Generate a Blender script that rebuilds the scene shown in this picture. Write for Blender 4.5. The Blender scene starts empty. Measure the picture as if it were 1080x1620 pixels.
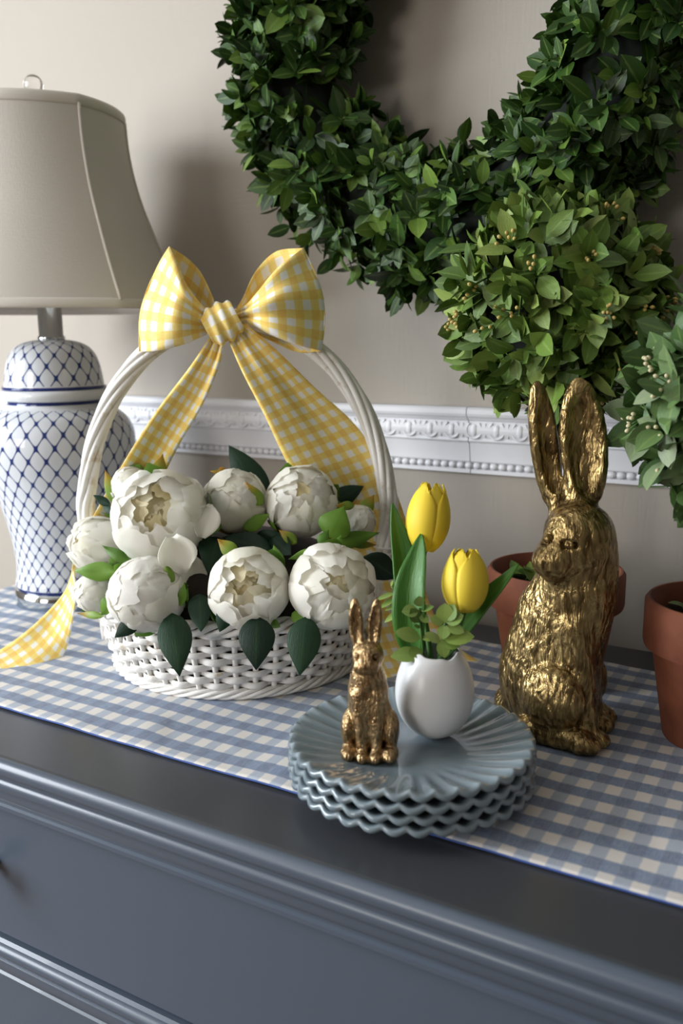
import bpy, math, random
import numpy as np
from mathutils import Vector, Matrix, noise as mnoise

random.seed(7); rng = np.random.default_rng(7)
sc = bpy.context.scene
COL = sc.collection
PI = math.pi

# ------------------------------------------------------------------ camera
FPX, CAMH = 1412.4, 0.374                      # focal length in pixels of the 1080 wide frame; height over the dresser top (z = 0)
TH, PS, RO = (math.radians(a) for a in (11.167, 30.396, -0.553))
FW = np.array([-math.sin(PS)*math.cos(TH), math.cos(PS)*math.cos(TH), -math.sin(TH)])
_r = np.array([math.cos(PS), math.sin(PS), 0.0]); _d = np.cross(FW, _r)
CR = _r*math.cos(RO) - _d*math.sin(RO); CD = _r*math.sin(RO) + _d*math.cos(RO)
CC = np.array([0, 0, CAMH])
cam = bpy.data.cameras.new('camera'); camo = bpy.data.objects.new('camera', cam); COL.objects.link(camo)
camo.matrix_world = Matrix(((CR[0], -CD[0], -FW[0], 0), (CR[1], -CD[1], -FW[1], 0), (CR[2], -CD[2], -FW[2], CAMH), (0, 0, 0, 1)))
cam.sensor_fit = 'HORIZONTAL'; cam.sensor_width = 36; cam.lens = FPX*36/1080; cam.clip_start = 0.02
cam.dof.use_dof = True; cam.dof.focus_distance = 0.86; cam.dof.aperture_fstop = 7.0
sc.camera = camo

# ------------------------------------------------------------------ light
sc.view_settings.view_transform = 'Standard'; sc.view_settings.look = 'None'
sc.view_settings.gamma = 1; sc.view_settings.use_curve_mapping = False
sc.view_settings.exposure = 1.0
w = bpy.data.worlds.new('world'); sc.world = w; w.use_nodes = True
w.node_tree.nodes['Background'].inputs[0].default_value = (1.0, 0.95, 0.90, 1)
w.node_tree.nodes['Background'].inputs[1].default_value = 0.07
def area(name, loc, target, sx, sy, power, col):
    l = bpy.data.lights.new(name, 'AREA'); l.shape = 'RECTANGLE'; l.size = sx; l.size_y = sy; l.energy = power; l.color = col
    o = bpy.data.objects.new(name, l); COL.objects.link(o); o.location = loc
    o.rotation_euler = (Vector(target)-Vector(loc)).to_track_quat('-Z', 'Y').to_euler()
    return o
area('window_light', (-2.30, -0.55, 0.75), (-0.9, 0.7, 0.2), 1.0, 1.35, 42, (0.88, 0.94, 1.0))
area('window_light', (-1.5, -2.95, 0.76), (-1.0, 0.8, 0.2), 0.94, 1.29, 19, (1.0, 0.96, 0.91))

# ------------------------------------------------------------------ pixel -> place helpers
def ray(u, v): return (u-540)*CR + (v-810)*CD + FPX*FW
def U(u, v, d): return CC + ray(u, v)*(d/FPX)                       # depth d along the optical axis
def onz(u, v, z=0.0):
    r = ray(u, v); return CC + r*((z-CAMH)/r[2])
def proj(p):
    q = np.asarray(p, float)-CC; z = q@FW
    return np.array([540+FPX*(q@CR)/z, 810+FPX*(q@CD)/z, z])

# ------------------------------------------------------------------ materials
def lin(c):
    return tuple((x/12.92 if x <= 0.04045 else ((x+0.055)/1.055)**2.4) for x in (v/255 for v in c)) + (1,)
class NT:
    def __init__(s, name):
        s.m = bpy.data.materials.new(name); s.m.use_nodes = True; s.t = s.m.node_tree; s.b = s.t.nodes['Principled BSDF']
    def n(s, kind, **kw):
        x = s.t.nodes.new(kind)
        for k, v in kw.items(): setattr(x, k, v)
        return x
    def l(s, a, b): s.t.links.new(a, b)
    def math(s, op, a, b=None, c=None):
        x = s.n('ShaderNodeMath', operation=op)
        for i, v in enumerate((a, b, c)):
            if v is None: continue
            if isinstance(v, (int, float)): x.inputs[i].default_value = v
            else: s.l(v, x.inputs[i])
        return x.outputs[0]
    def mr(s, v, a, b, c=0., d=1., smooth=False):
        x = s.n('ShaderNodeMapRange'); x.clamp = True
        if smooth: x.interpolation_type = 'SMOOTHSTEP'
        s.l(v, x.inputs[0])
        for i, q in enumerate((a, b, c, d)): x.inputs[i+1].default_value = q
        return x.outputs[0]
    def mix(s, f, a, b):
        x = s.n('ShaderNodeMix', data_type='RGBA')
        for sock, v in ((x.inputs[0], f), (x.inputs[6], a), (x.inputs[7], b)):
            if isinstance(v, (int, float)): sock.default_value = v
            elif isinstance(v, tuple): sock.default_value = v
            else: s.l(v, sock)
        return x.outputs[2]
    def obj(s): return s.n('ShaderNodeTexCoord').outputs['Object']
    def uv(s): return s.n('ShaderNodeTexCoord').outputs['UV']
    def noise(s, vec, scale, detail=3, rough=0.5, dist=0.0, mapping=None):
        if mapping:
            mp = s.n('ShaderNodeMapping'); mp.inputs['Scale'].default_value = mapping; s.l(vec, mp.inputs[0]); vec = mp.outputs[0]
        x = s.n('ShaderNodeTexNoise'); x.inputs['Scale'].default_value = scale; x.inputs['Detail'].default_value = detail
        x.inputs['Roughness'].default_value = rough; x.inputs['Distortion'].default_value = dist; s.l(vec, x.inputs['Vector'])
        return x.outputs[0]
    def bump(s, h, strength, dist):
        x = s.n('ShaderNodeBump'); x.inputs['Strength'].default_value = strength; x.inputs['Distance'].default_value = dist
        s.l(h, x.inputs['Height']); s.l(x.outputs[0], s.b.inputs['Normal']); return x
    def set(s, **kw):
        for k, v in kw.items():
            sock = s.b.inputs[k.replace('_', ' ')]
            if isinstance(v, (int, float, tuple)): sock.default_value = v
            else: s.l(v, sock)
        return s.m

M = {}
def plain(key, c, rough=0.5, metal=0.0, var=None, vscale=20, bump=0.0, bscale=200, **kw):
    t = NT(key); col = lin(c)
    if var: col = t.mix(t.mr(t.noise(t.obj(), vscale, 4), .35, .65), lin(c), lin(var))
    if bump: t.bump(t.noise(t.obj(), bscale, 3), bump, 0.001)
    M[key] = t.set(Base_Color=col, Roughness=rough, Metallic=metal, **kw)

# wall: painted greige with a fine canvas tooth
t = NT('wall_paint'); o = t.obj()
wv = t.math('ADD', t.noise(o, 300, 2, mapping=(1, 1, .12)), t.noise(o, 300, 2, mapping=(.12, 1, 1)))
t.bump(wv, 0.25, 0.0012)
M['wall'] = t.set(Base_Color=t.mix(t.noise(o, 1.5, 2), lin((166, 157, 146)), lin((172, 164, 153))), Roughness=.7)
plain('trim_white', (232, 232, 236), .42, bump=.05, bscale=60)
plain('floor_wood', (110, 84, 62), .5, var=(86, 62, 45), vscale=6)
plain('ceiling_white', (225, 224, 220), .8)
plain('dresser_paint', (76, 86, 99), .36, bump=.06, bscale=500)
M['dresser_paint'].node_tree.nodes['Principled BSDF'].inputs['Coat Weight'].default_value = .15
plain('dresser_top', (64, 66, 70), .30, bump=.05, bscale=500)
plain('dark_bronze', (38, 30, 26), .4, .8)
plain('chrome', (205, 210, 212), .08, 1.0)
plain('porcelain_white', (222, 224, 226), .08)
plain('porcelain_blue', (28, 44, 104), .1)
t = NT('glass_ball'); M['glass'] = t.set(Base_Color=(1, 1, 1, 1), Roughness=0.02, Transmission_Weight=1.0, IOR=1.47)

# blue fishnet drawn on white porcelain
t = NT('porcelain_net'); s = t.n('ShaderNodeSeparateXYZ'); t.l(t.uv(), s.inputs[0])
h = t.math('ADD', t.math('COSINE', t.math('MULTIPLY', s.outputs[0], 2*PI)), t.math('COSINE', t.math('MULTIPLY', s.outputs[1], 2*PI)))
f = t.mr(t.math('ABSOLUTE', h), .15, .30, 1., 0., True)
M['net'] = t.set(Base_Color=t.mix(f, lin((216, 219, 223)), lin((38, 56, 112))), Roughness=.07)

# lamp shade fabric
t = NT('shade_linen'); o = t.obj()
t.bump(t.math('ADD', t.noise(o, 900, 2, mapping=(1, 1, .08)), t.noise(o, 900, 2, mapping=(.1, .1, 1))), .25, .0006)
M['shade'] = t.set(Base_Color=lin((208, 201, 191)), Roughness=.85)
plain('shade_trim', (214, 207, 196), .8, bump=.2, bscale=600)

# ginghams on UV in metres
def gingham(key, pu, pv, white, c_u, c_v, both, edge=.22, tooth=1500, rough=.8):
    t = NT(key); s = t.n('ShaderNodeSeparateXYZ'); uv = t.uv(); t.l(uv, s.inputs[0])
    wob = t.math('MULTIPLY', t.math('SUBTRACT', t.noise(uv, 260, 2), .5), .0016)
    def st(x, p):
        return t.mr(t.math('SINE', t.math('MULTIPLY', t.math('ADD', x, wob), 2*PI/p)), -edge, edge, 0., 1., True)
    a, b = st(s.outputs[0], pu), st(s.outputs[1], pv)
    c = t.mix(b, t.mix(a, lin(white), lin(c_u)), t.mix(a, lin(c_v), lin(both)))
    th = t.math('ADD', t.noise(uv, tooth, 2, mapping=(1, .06, 1)), t.noise(uv, tooth, 2, mapping=(.06, 1, 1)))
    c = t.mix(t.mr(th, .7, 1.3, 0., .28), c, lin(white))
    t.bump(th, .35, .0006)
    M[key] = t.set(Base_Color=c, Roughness=rough, Sheen_Weight=.15)
gingham('blue_gingham', .0236, .0318, (216, 210, 203), (158, 168, 184), (98, 120, 152), (82, 102, 134))
gingham('yellow_gingham', .0172, .0172, (252, 250, 245), (254, 224, 104), (254, 224, 104), (250, 202, 52))
plain('blue_piping', (52, 80, 148), .7)

# white painted willow
t = NT('white_willow'); o = t.obj()
f = t.mr(t.noise(o, 42, 5, .65), .58, .72)
t.bump(t.noise(o, 160, 3, mapping=(1, 1, 1)), .3, .001)
M['willow'] = t.set(Base_Color=t.mix(f, lin((236, 233, 228)), lin((196, 178, 152))), Roughness=.6)

# petals, leaves: colour varies piece by piece
def piece(key, cols, rough, trans=.0, veins=0., attr=True, spec=.5, tipcol=None, midc=(150, 178, 96)):
    t = NT(key)
    r = t.n('ShaderNodeObjectInfo').outputs['Random']
    if attr:
        a = t.n('ShaderNodeAttribute', attribute_name='rnd').outputs['Fac']
        r = t.math('FRACT', t.math('ADD', r, a))
    cr = t.n('ShaderNodeValToRGB'); e = cr.color_ramp.elements
    while len(e) < len(cols): e.new(.5)
    for i, c in enumerate(cols): e[i].position = i/(len(cols)-1); e[i].color = lin(c)
    t.l(r, cr.inputs[0]); c = cr.outputs[0]
    s = t.n('ShaderNodeSeparateXYZ'); t.l(t.uv(), s.inputs[0])
    if tipcol: c = t.mix(t.mr(s.outputs[1], .45, 1.0, 0., .9), c, lin(tipcol))
    if veins and midc:
        mid = t.mr(t.math('ABSOLUTE', t.math('SUBTRACT', s.outputs[0], .5)), .0, .09, .35, 0.)
        vn = t.noise(t.uv(), 9, 3, mapping=(3, 1, 1))
        c = t.mix(mid, c, lin(midc))
        t.bump(vn, veins, .002)
    t.set(Base_Color=c, Roughness=rough, Specular_IOR_Level=spec)
    if trans:
        tr = t.n('ShaderNodeBsdfTranslucent'); mx = t.n('ShaderNodeMixShader'); mx.inputs[0].default_value = trans
        out = t.t.nodes['Material Output']
        if isinstance(c, tuple): tr.inputs[0].default_value = c
        else: t.l(c, tr.inputs[0])
        t.l(t.b.outputs[0], mx.inputs[1]); t.l(tr.outputs[0], mx.inputs[2]); t.l(mx.outputs[0], out.inputs[0])
    M[key] = t.m
piece('wreath_leaf', [(30, 52, 16), (42, 70, 22), (56, 86, 28), (38, 68, 30), (74, 106, 36), (108, 136, 54)], .42, veins=.3)
piece('topiary_leaf', [(68, 94, 36), (88, 116, 46), (108, 136, 56), (78, 104, 48), (124, 148, 64), (144, 162, 88)], .45, veins=.3)
piece('frosted_leaf', [(62, 90, 46), (82, 112, 58), (104, 132, 78), (74, 104, 60), (116, 138, 92), (146, 160, 128)], .5, veins=.3)
piece('peony_petal', [(246, 243, 232), (250, 248, 242), (247, 244, 230)], .6, trans=.38, attr=False, spec=.25)
piece('peony_core', [(244, 236, 206), (246, 240, 216), (240, 226, 178)], .6, trans=.38, attr=False, spec=.25)
piece('peony_leaf', [(20, 44, 30), (26, 54, 36), (34, 64, 40)], .55, veins=.2, attr=False, spec=.35, midc=(52, 84, 52))
piece('sepal', [(96, 132, 40), (124, 156, 52), (140, 164, 60)], .5, trans=.15, attr=False, tipcol=(196, 128, 34))
piece('sepal_green', [(92, 136, 44), (118, 158, 54), (80, 122, 44)], .5, trans=.15, attr=False)
piece('tulip_petal', [(254, 226, 62), (255, 232, 84), (254, 220, 50)], .5, trans=.25, attr=False, spec=.3)
piece('tulip_leaf', [(78, 132, 44), (60, 112, 38), (96, 148, 56)], .40, attr=False, veins=.35, midc=(112, 156, 68))
piece('sprig_leaf', [(128, 152, 66), (146, 168, 84), (100, 134, 50), (158, 178, 100)], .42, attr=False, veins=.2)
plain('stem_green', (70, 112, 44), .5)
plain('stem_black', (26, 24, 24), .5)
plain('berry', (176, 150, 78), .5, var=(196, 176, 110))
plain('berry_pale', (206, 196, 158), .5)
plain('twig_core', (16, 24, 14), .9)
plain('terracotta', (132, 74, 48), .75, var=(106, 56, 36), vscale=26, bump=.35, bscale=120)
plain('soil', (34, 26, 22), .95, var=(56, 42, 34), vscale=120, bump=1.0, bscale=150)
plain('foam', (34, 32, 24), .95, var=(52, 42, 36), vscale=60, bump=.8, bscale=120)
plain('eggshell', (228, 228, 228), .30, bump=.06, bscale=240)
t = NT('plate_glaze'); o = t.obj()
M['plate'] = t.set(Base_Color=t.mix(t.math('MULTIPLY', t.n('ShaderNodeAttribute', attribute_name='ridge').outputs['Fac'], .7), t.mix(t.mr(t.noise(o, 30, 4), .35, .7), lin((108, 122, 130)), lin((122, 136, 143))), lin((178, 190, 196))), Roughness=.12, Coat_Weight=.5, Coat_Roughness=.04)

# antique gold: carved fur in the relief, brown left in the hollows
def gold(key, S, bright, dark):
    t = NT(key); o = t.obj()
    wn = t.n('ShaderNodeTexNoise'); wn.inputs['Scale'].default_value = 22*S; wn.inputs['Detail'].default_value = 2; t.l(o, wn.inputs['Vector'])
    va = t.n('ShaderNodeVectorMath', operation='MULTIPLY_ADD'); t.l(wn.outputs[1], va.inputs[0]); va.inputs[1].default_value = (.022/S,)*3; t.l(o, va.inputs[2])
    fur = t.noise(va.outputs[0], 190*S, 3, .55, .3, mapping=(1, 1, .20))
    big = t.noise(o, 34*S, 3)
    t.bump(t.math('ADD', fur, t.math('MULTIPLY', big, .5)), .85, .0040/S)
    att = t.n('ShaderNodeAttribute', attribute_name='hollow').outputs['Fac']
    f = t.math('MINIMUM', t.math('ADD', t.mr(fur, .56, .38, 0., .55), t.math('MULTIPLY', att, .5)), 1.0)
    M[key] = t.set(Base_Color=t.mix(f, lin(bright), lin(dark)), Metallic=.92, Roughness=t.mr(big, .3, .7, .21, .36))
gold('gold', 1.0, (186, 160, 108), (92, 72, 42))
gold('small_gold', 2.2, (204, 174, 130), (118, 92, 60))

# ------------------------------------------------------------------ object helpers
def link(name, me, mats, parent=None, smooth=True):
    o = bpy.data.objects.new(name, me); COL.objects.link(o)
    if mats is not None:
        for m in (mats if isinstance(mats, (list, tuple)) else [mats]): me.materials.append(M[m])
    if smooth and len(me.polygons): me.polygons.foreach_set('use_smooth', np.ones(len(me.polygons), bool))
    if parent is not None: o.parent = parent
    return o
def mesh(name, V, F, uv=None, midx=None):
    me = bpy.data.meshes.new(name)
    me.from_pydata([tuple(map(float, v)) for v in V], [], [tuple(int(i) for i in f) for f in F]); me.update()
    if uv is not None:
        l = me.uv_layers.new(name='UVMap'); li = np.empty(len(me.loops), np.int32); me.loops.foreach_get('vertex_index', li)
        l.data.foreach_set('uv', np.asarray(uv, np.float32)[li].ravel())
    if midx is not None: me.polygons.foreach_set('material_index', np.asarray(midx, np.int32))
    return me
def mk(name, V, F, mats, parent=None, uv=None, midx=None, smooth=True):
    return link(name, mesh(name, V, F, uv, midx), mats, parent, smooth)
def empty(name, loc=(0, 0, 0), rot=None):
    o = bpy.data.objects.new(name, None); COL.objects.link(o); o.location = tuple(float(x) for x in loc); o.empty_display_size = .02
    if rot is not None: o.rotation_euler = rot
    return o
def tag(o, label, cat, group=None, kind=None):
    if label: o['label'] = label
    if cat: o['category'] = cat
    if group: o['group'] = group
    if kind: o['kind'] = kind
    return o
def grid_faces(nr, nc, closed=False):
    F = []
    for i in range(nr-1):
        for j in range(nc if closed else nc-1):
            k = (j+1) % nc
            F.append((i*nc+j, i*nc+k, (i+1)*nc+k, (i+1)*nc+j))
    return F
def lathe(prof, n=48, cap0=True, cap1=True):
    a = np.linspace(0, 2*PI, n, endpoint=False); V = []
    for r, z in prof: V += [(r*math.cos(x), r*math.sin(x), z) for x in a]
    F = grid_faces(len(prof), n, True)
    if cap0: F.append(tuple(reversed(range(n))))
    if cap1: F.append(tuple(range((len(prof)-1)*n, len(prof)*n)))
    return V, F
def box(x0, x1, y0, y1, z0, z1):
    V = [(x, y, z) for x in (x0, x1) for y in (y0, y1) for z in (z0, z1)]
    return V, [(0, 1, 3, 2), (4, 6, 7, 5), (0, 4, 5, 1), (2, 3, 7, 6), (0, 2, 6, 4), (1, 5, 7, 3)]
def extrude_x(prof, x0, x1):                       # profile of (y, z), counter-clockwise seen from +x
    n = len(prof); V = [(x0, y, z) for y, z in prof] + [(x1, y, z) for y, z in prof]
    F = [(i, (i+1) % n, n+(i+1) % n, n+i) for i in range(n)] + [tuple(reversed(range(n))), tuple(range(n, 2*n))]
    return V, F
def catmull(P, n):
    P = np.asarray(P, float); Q = np.vstack([2*P[0]-P[1], P, 2*P[-1]-P[-2]])
    d = np.concatenate([[0], np.cumsum(np.linalg.norm(np.diff(P[:, :3], axis=0), axis=1))]); t = np.linspace(0, d[-1], n); out = []
    for x in t:
        i = min(max(int(np.searchsorted(d, x, 'right'))-1, 0), len(P)-2)
        s = (x-d[i])/max(d[i+1]-d[i], 1e-9)
        a, b, c, e = Q[i:i+4]
        out.append(.5*((2*b)+(-a+c)*s+(2*a-5*b+4*c-e)*s*s+(-a+3*b-3*c+e)*s**3))
    return np.array(out)
def frames(P):
    T = np.gradient(P, axis=0); T /= np.linalg.norm(T, axis=1, keepdims=True)
    up = np.array([0, 0, 1.]) if abs(T[0][2]) < .9 else np.array([1., 0, 0])
    N = [np.cross(T[0], np.cross(up, T[0]))]; N[0] /= np.linalg.norm(N[0])
    for i in range(1, len(P)):
        v = N[-1]-T[i]*(N[-1]@T[i]); N.append(v/np.linalg.norm(v))
    N = np.array(N); return T, N, np.cross(T, N)
def tube(P, r, n=8, closed=False):
    P = np.asarray(P, float); r = np.broadcast_to(np.asarray(r, float), (len(P),))
    if closed:
        T = np.roll(P, -1, 0)-np.roll(P, 1, 0); T /= np.linalg.norm(T, axis=1, keepdims=True)
        up = np.array([0, 0, 1.]); B = np.cross(T, up); B /= np.linalg.norm(B, axis=1, keepdims=True); N = np.cross(B, T)
    else: T, N, B = frames(P)
    a = np.linspace(0, 2*PI, n, endpoint=False)
    V = (P[:, None]+r[:, None, None]*(np.cos(a)[None, :, None]*N[:, None]+np.sin(a)[None, :, None]*B[:, None])).reshape(-1, 3)
    m = len(P); F = grid_faces(m, n, True)
    if closed: F += [((m-1)*n+j, (m-1)*n+(j+1) % n, (j+1) % n, j) for j in range(n)]
    else: F += [tuple(reversed(range(n))), tuple(range((m-1)*n, m*n))]
    return V, F
def align(d, roll=0.0):                            # rotation whose z axis is d
    d = Vector(d).normalized(); q = d.to_track_quat('Z', 'Y')
    return (q.to_matrix() @ Matrix.Rotation(roll, 3, 'Z'))
def sphere(r, n=10, m=8):
    V = [(0, 0, r)]
    for i in range(1, m):
        p = PI*i/m; V += [(r*math.sin(p)*math.cos(2*PI*j/n), r*math.sin(p)*math.sin(2*PI*j/n), r*math.cos(p)) for j in range(n)]
    V.append((0, 0, -r)); F = []
    for j in range(n): F.append((0, 1+j, 1+(j+1) % n))
    for i in range(m-2):
        for j in range(n): F.append((1+i*n+j, 1+(i+1)*n+j, 1+(i+1)*n+(j+1) % n, 1+i*n+(j+1) % n))
    e = len(V)-1
    for j in range(n): F.append((e, 1+(m-2)*n+(j+1) % n, 1+(m-2)*n+j))
    return V, F

# ================================================================== THE SETTING
YW = 1.078
XL, XR = -2.35, 1.5
V, F = box(XL, XR, YW, YW+.1, -.82, 1.75); tag(mk('wall_back', V, F, 'wall', smooth=False), 'greige painted wall with a canvas texture behind the dresser', 'wall', kind='structure')
V, F = box(XL, XR, -3.0, YW+.1, -.90, -.82); tag(mk('floor', V, F, 'floor_wood', smooth=False), 'brown wooden floor under the dresser', 'floor', kind='structure')
V, F = box(XL, XR, -3.0, YW+.1, 1.75, 1.82); tag(mk('ceiling', V, F, 'ceiling_white', smooth=False), 'plain white ceiling of the room', 'ceiling', kind='structure')
# left wall with the window opening the daylight comes through
wl = empty('wall_left', (XL, 0, 0)); tag(wl, 'greige wall with the daylight window left of the dresser', 'wall', kind='structure')
for y0, y1, z0, z1 in ((-3, -1.07, -.82, 1.75), (-.03, YW, -.82, 1.75), (-1.07, -.03, -.82, .06), (-1.07, -.03, 1.45, 1.75)):
    V, F = box(-.1, 0, y0, y1, z0, z1); mk('wall_section', V, F, 'wall', wl, smooth=False)
wn = empty('window_1', (XL, 0, 0)); tag(wn, 'white framed window in the left wall', 'window', kind='structure')
for y0, y1, z0, z1 in ((-1.07, -1.02, .06, 1.45), (-.08, -.03, .06, 1.45), (-1.02, -.08, .06, .11), (-1.02, -.08, 1.40, 1.45), (-.565, -.535, .11, 1.40), (-1.02, -.08, .74, .77)):
    V, F = box(-.09, -.05, y0, y1, z0, z1); mk('window_bar', V, F, 'trim_white', wn, smooth=False)

wf = empty('wall_front', (0, -3.0, 0)); tag(wf, 'greige wall with the second daylight window across the room', 'wall', kind='structure')
for x0, x1, z0, z1 in ((XL, -2.02, -.82, 1.75), (-.98, XR, -.82, 1.75), (-2.02, -.98, -.82, .06), (-2.02, -.98, 1.45, 1.75)):
    V, F = box(x0, x1, -.1, 0, z0, z1); mk('wall_section', V, F, 'wall', wf, smooth=False)
w2 = empty('window_2', (0, -3.0, 0)); tag(w2, 'white framed window in the wall across the room', 'window', kind='structure')
for x0, x1, z0, z1 in ((-2.02, -1.97, .06, 1.45), (-1.03, -.98, .06, 1.45), (-1.97, -1.03, .06, .11), (-1.97, -1.03, 1.40, 1.45), (-1.515, -1.485, .11, 1.40), (-1.97, -1.03, .74, .77)):
    V, F = box(x0, x1, -.09, -.05, z0, z1); mk('window_bar', V, F, 'trim_white', w2, smooth=False)

# chair rail
tr = empty('trim_1', (0, YW, 0)); tag(tr, 'white moulded chair rail with carved ovals and a bead row', 'trim', kind='structure')
prof = [(.002, .197), (-.006, .197), (-.009, .1985), (-.009, .2030), (-.006, .2042), (-.006, .2118), (-.010, .2128), (-.011, .2140)]
prof += [(-.0112-.004*(1-math.cos(k*PI/16)), .2145+.0245*k/8) for k in range(9)]
prof += [(-.0185, .2400), (-.0195, .2415), (-.0185, .2432)] + [(-.0175-.0040*math.sin(k*PI/8), .2440+.0220*k/8) for k in range(9)]
prof += [(-.0185, .2668), (-.0205, .2680), (-.0225, .2710), (-.0250, .2725), (-.0265, .2760), (-.0265, .2815), (-.0240, .2838), (.002, .2838)]
JX = -.4335                                                        # where two lengths of rail are joined
for a, b in ((XL, JX-.0006), (JX+.0006, XR)):
    V, F = extrude_x(prof, a, b); mk('rail_length', V, F, 'trim_white', tr, smooth=False)
bm = None
V, F = sphere(.0052, 10, 8); V = [(math.copysign(abs(x/.0052)**.7, x)*.0058, y*.85, z*.86) for x, y, z in V]
beadm = mesh('bead', V, F); beadm.materials.append(M['trim_white']); beadm.polygons.foreach_set('use_smooth', np.ones(len(beadm.polygons), bool))
x = -1.90
while x < 1.0:
    o = bpy.data.objects.new('bead', beadm); COL.objects.link(o); o.parent = tr; o.location = (x, -.0072, .2080); x += .01135
# egg-and-dart oval: raised boss inside an open collar
Vs, Fs = sphere(.0062, 12, 8); Vs = [(x*.85, y*.5, z*1.25) for x, y, z in Vs]
arc = [(.0108*math.sin(a)*.95, 0, -.0105*math.cos(a)) for a in np.linspace(-2.55, 2.55, 19)]
Vt, Ft = tube(arc, .0016, 6); n0 = len(Vs)
Vt2, Ft2 = tube([(.0150, 0, .009), (.0152, .0, 0), (.0150, 0, -.009)], [.0008, .0022, .0007], 6)
ovm = mesh('carved_oval', Vs+[tuple(v) for v in Vt]+[tuple(v) for v in Vt2], Fs+[tuple(i+n0 for i in f) for f in Ft]+[tuple(i+n0+len(Vt) for i in f) for f in Ft2])
ovm.materials.append(M['trim_white']); ovm.polygons.foreach_set('use_smooth', np.ones(len(ovm.polygons), bool))
x = -1.905
while x < 1.0:
    o = bpy.data.objects.new('carved_oval', ovm); COL.objects.link(o); o.parent = tr; o.location = (x, -.0195, .2552); x += .0302

# ================================================================== DRESSER
DX0, DX1 = -1.10, .50
dr = tag(empty('dresser', (0, .75, -.82)), 'blue-grey painted dresser with a dark top and moulded edge', 'dresser')
def dpart(name, V, F, m, parent=dr, smooth=False):
    o = mk(name, [(x, y-.75, z+.82) for x, y, z in V], F, m, parent, smooth=smooth); return o
V, F = extrude_x([(1.060, -.016), (1.060, 0), (.4975, 0), (.4935, -.0008), (.4935, -.016)], DX0, DX1); dpart('dresser_top', V, F, 'dresser_top')
pr = [(.4938, -.0006)] + [(.4938-.0078*math.sin(a), -.0092+.0086*math.cos(a)) for a in np.linspace(.2, 2.6, 9)] + [(.4925, -.0185), (.4955, -.0200), (.4955, -.0235)]
pr += [(.4975-.0042*math.sin(a), -.0305+.0065*math.cos(a)) for a in np.linspace(.15, 2.9, 7)] + [(.5000, -.0385), (.5000, -.0405)]
pr += [(.5045-.0045*math.cos(a), -.0410-.0110*math.sin(a)) for a in np.linspace(0, 1.5, 6)] + [(.5045, -.0555), (.5020, -.0570), (.5020, -.0610), (.5120, -.0625), (.52, -.0625), (.52, -.0006)]
V, F = extrude_x(pr[::-1], DX0, DX1)
o = dpart('top_moulding', V, F, 'dresser_paint', smooth=True)
o.modifiers.new('edge', 'EDGE_SPLIT').split_angle = math.radians(32)
V, F = box(DX0+.012, DX1-.012, .5165, 1.055, -.80, -.016); dpart('carcass', V, F, 'dresser_paint')
V, F = box(DX0, DX1, .505, 1.06, -.82, -.745); dpart('plinth', V, F, 'dresser_paint')
wp = [(.525, -.2115), (.5095, -.2115), (.5070, -.2145)] + [(.5085-.0075*math.sin(a), -.2215+.0070*math.cos(a)) for a in np.linspace(.1, 3.0, 9)]
wp += [(.5085, -.2300), (.5085, -.2330), (.5060, -.2345), (.5060, -.2375)] + [(.5105-.0045*math.cos(a), -.2380-.0120*math.sin(a)) for a in np.linspace(0, 1.5, 6)] + [(.5080, -.2525), (.5080, -.2555), (.525, -.2560)]
for dz in (0, -.255):
    V, F = extrude_x([(y, z+dz) for y, z in wp][::-1], DX0, DX1); o = dpart('drawer_moulding', V, F, 'dresser_paint', smooth=True)
    o.modifiers.new('edge', 'EDGE_SPLIT').split_angle = math.radians(32)
for z0, z1 in ((-.2070, -.0640), (-.4620, -.2580), (-.735, -.515)):
    V, F = box(DX0+.03, DX1-.03, .5115, .56, z0, z1); d = dpart('drawer', V, F, 'dresser_paint')
    for xk in (-.698, .09):
        kp = [(.006, 0), (.006, .006), (.0045, .012), (.0075, .017), (.0125, .021), (.0135, .026), (.010, .0305), (.004, .032)]
        V, F = lathe(kp, 20); zc = (z0+z1)/2+.008
        V = [(x+xk, .5115-z-.75, y+zc+.82) for x, y, z in V]; mk('knob', V, [tuple(reversed(f)) for f in F], 'dark_bronze', d)

# ================================================================== TABLE RUNNER
RX0, RX1, RY0, RY1 = -1.094, .30, .5670, .9870
def runner_z(x, y):
    p = Vector((x*7, y*5, 3.1)); q = Vector((x*16+y*9, y*7-x*5, .4))
    a = mnoise.noise(p)*.0024+max(0, mnoise.noise(q))*.0044
    ex = min(1, max(0, (y-RY0)/.03))
    return .0022+max(0., a)*(.35+.65*ex)
nx, ny = 330, 100; V = []; uvs = []
for i in range(nx):
    for j in range(ny):
        fx = RX0-.16+(RX1-RX0+.16)*i/(nx-1); y = RY0+(RY1-RY0)*j/(ny-1)
        yy = y+.0025*mnoise.noise(Vector((fx*6, 1.3, 0)))*(1-(y-RY0)/(RY1-RY0))
        over = max(0, DX0-.004-fx)                               # hangs over the left end of the dresser
        x = max(fx, DX0-.004); z = runner_z(fx, y)-over
        V.append((x-(.002 if over > 0 else 0), yy, z)); uvs.append((fx+.0035+.004*mnoise.noise(Vector((fx*4, y*5, 0))), y-RY0+.0205+.003*mnoise.noise(Vector((fx*5+9, y*3, 0)))))
V = np.array(V)
run = tag(empty('table_runner', (-.4, .77, 0)), 'blue and white gingham runner lying along the dresser top', 'table runner')
off = np.array([-.4, .77, 0])
cl = mk('cloth', V-off, grid_faces(nx, ny), 'blue_gingham', run, uv=uvs)
sm = cl.modifiers.new('thick', 'SOLIDIFY'); sm.thickness = .0012; sm.offset = -1
G = V.reshape(nx, ny, 3)
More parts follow.
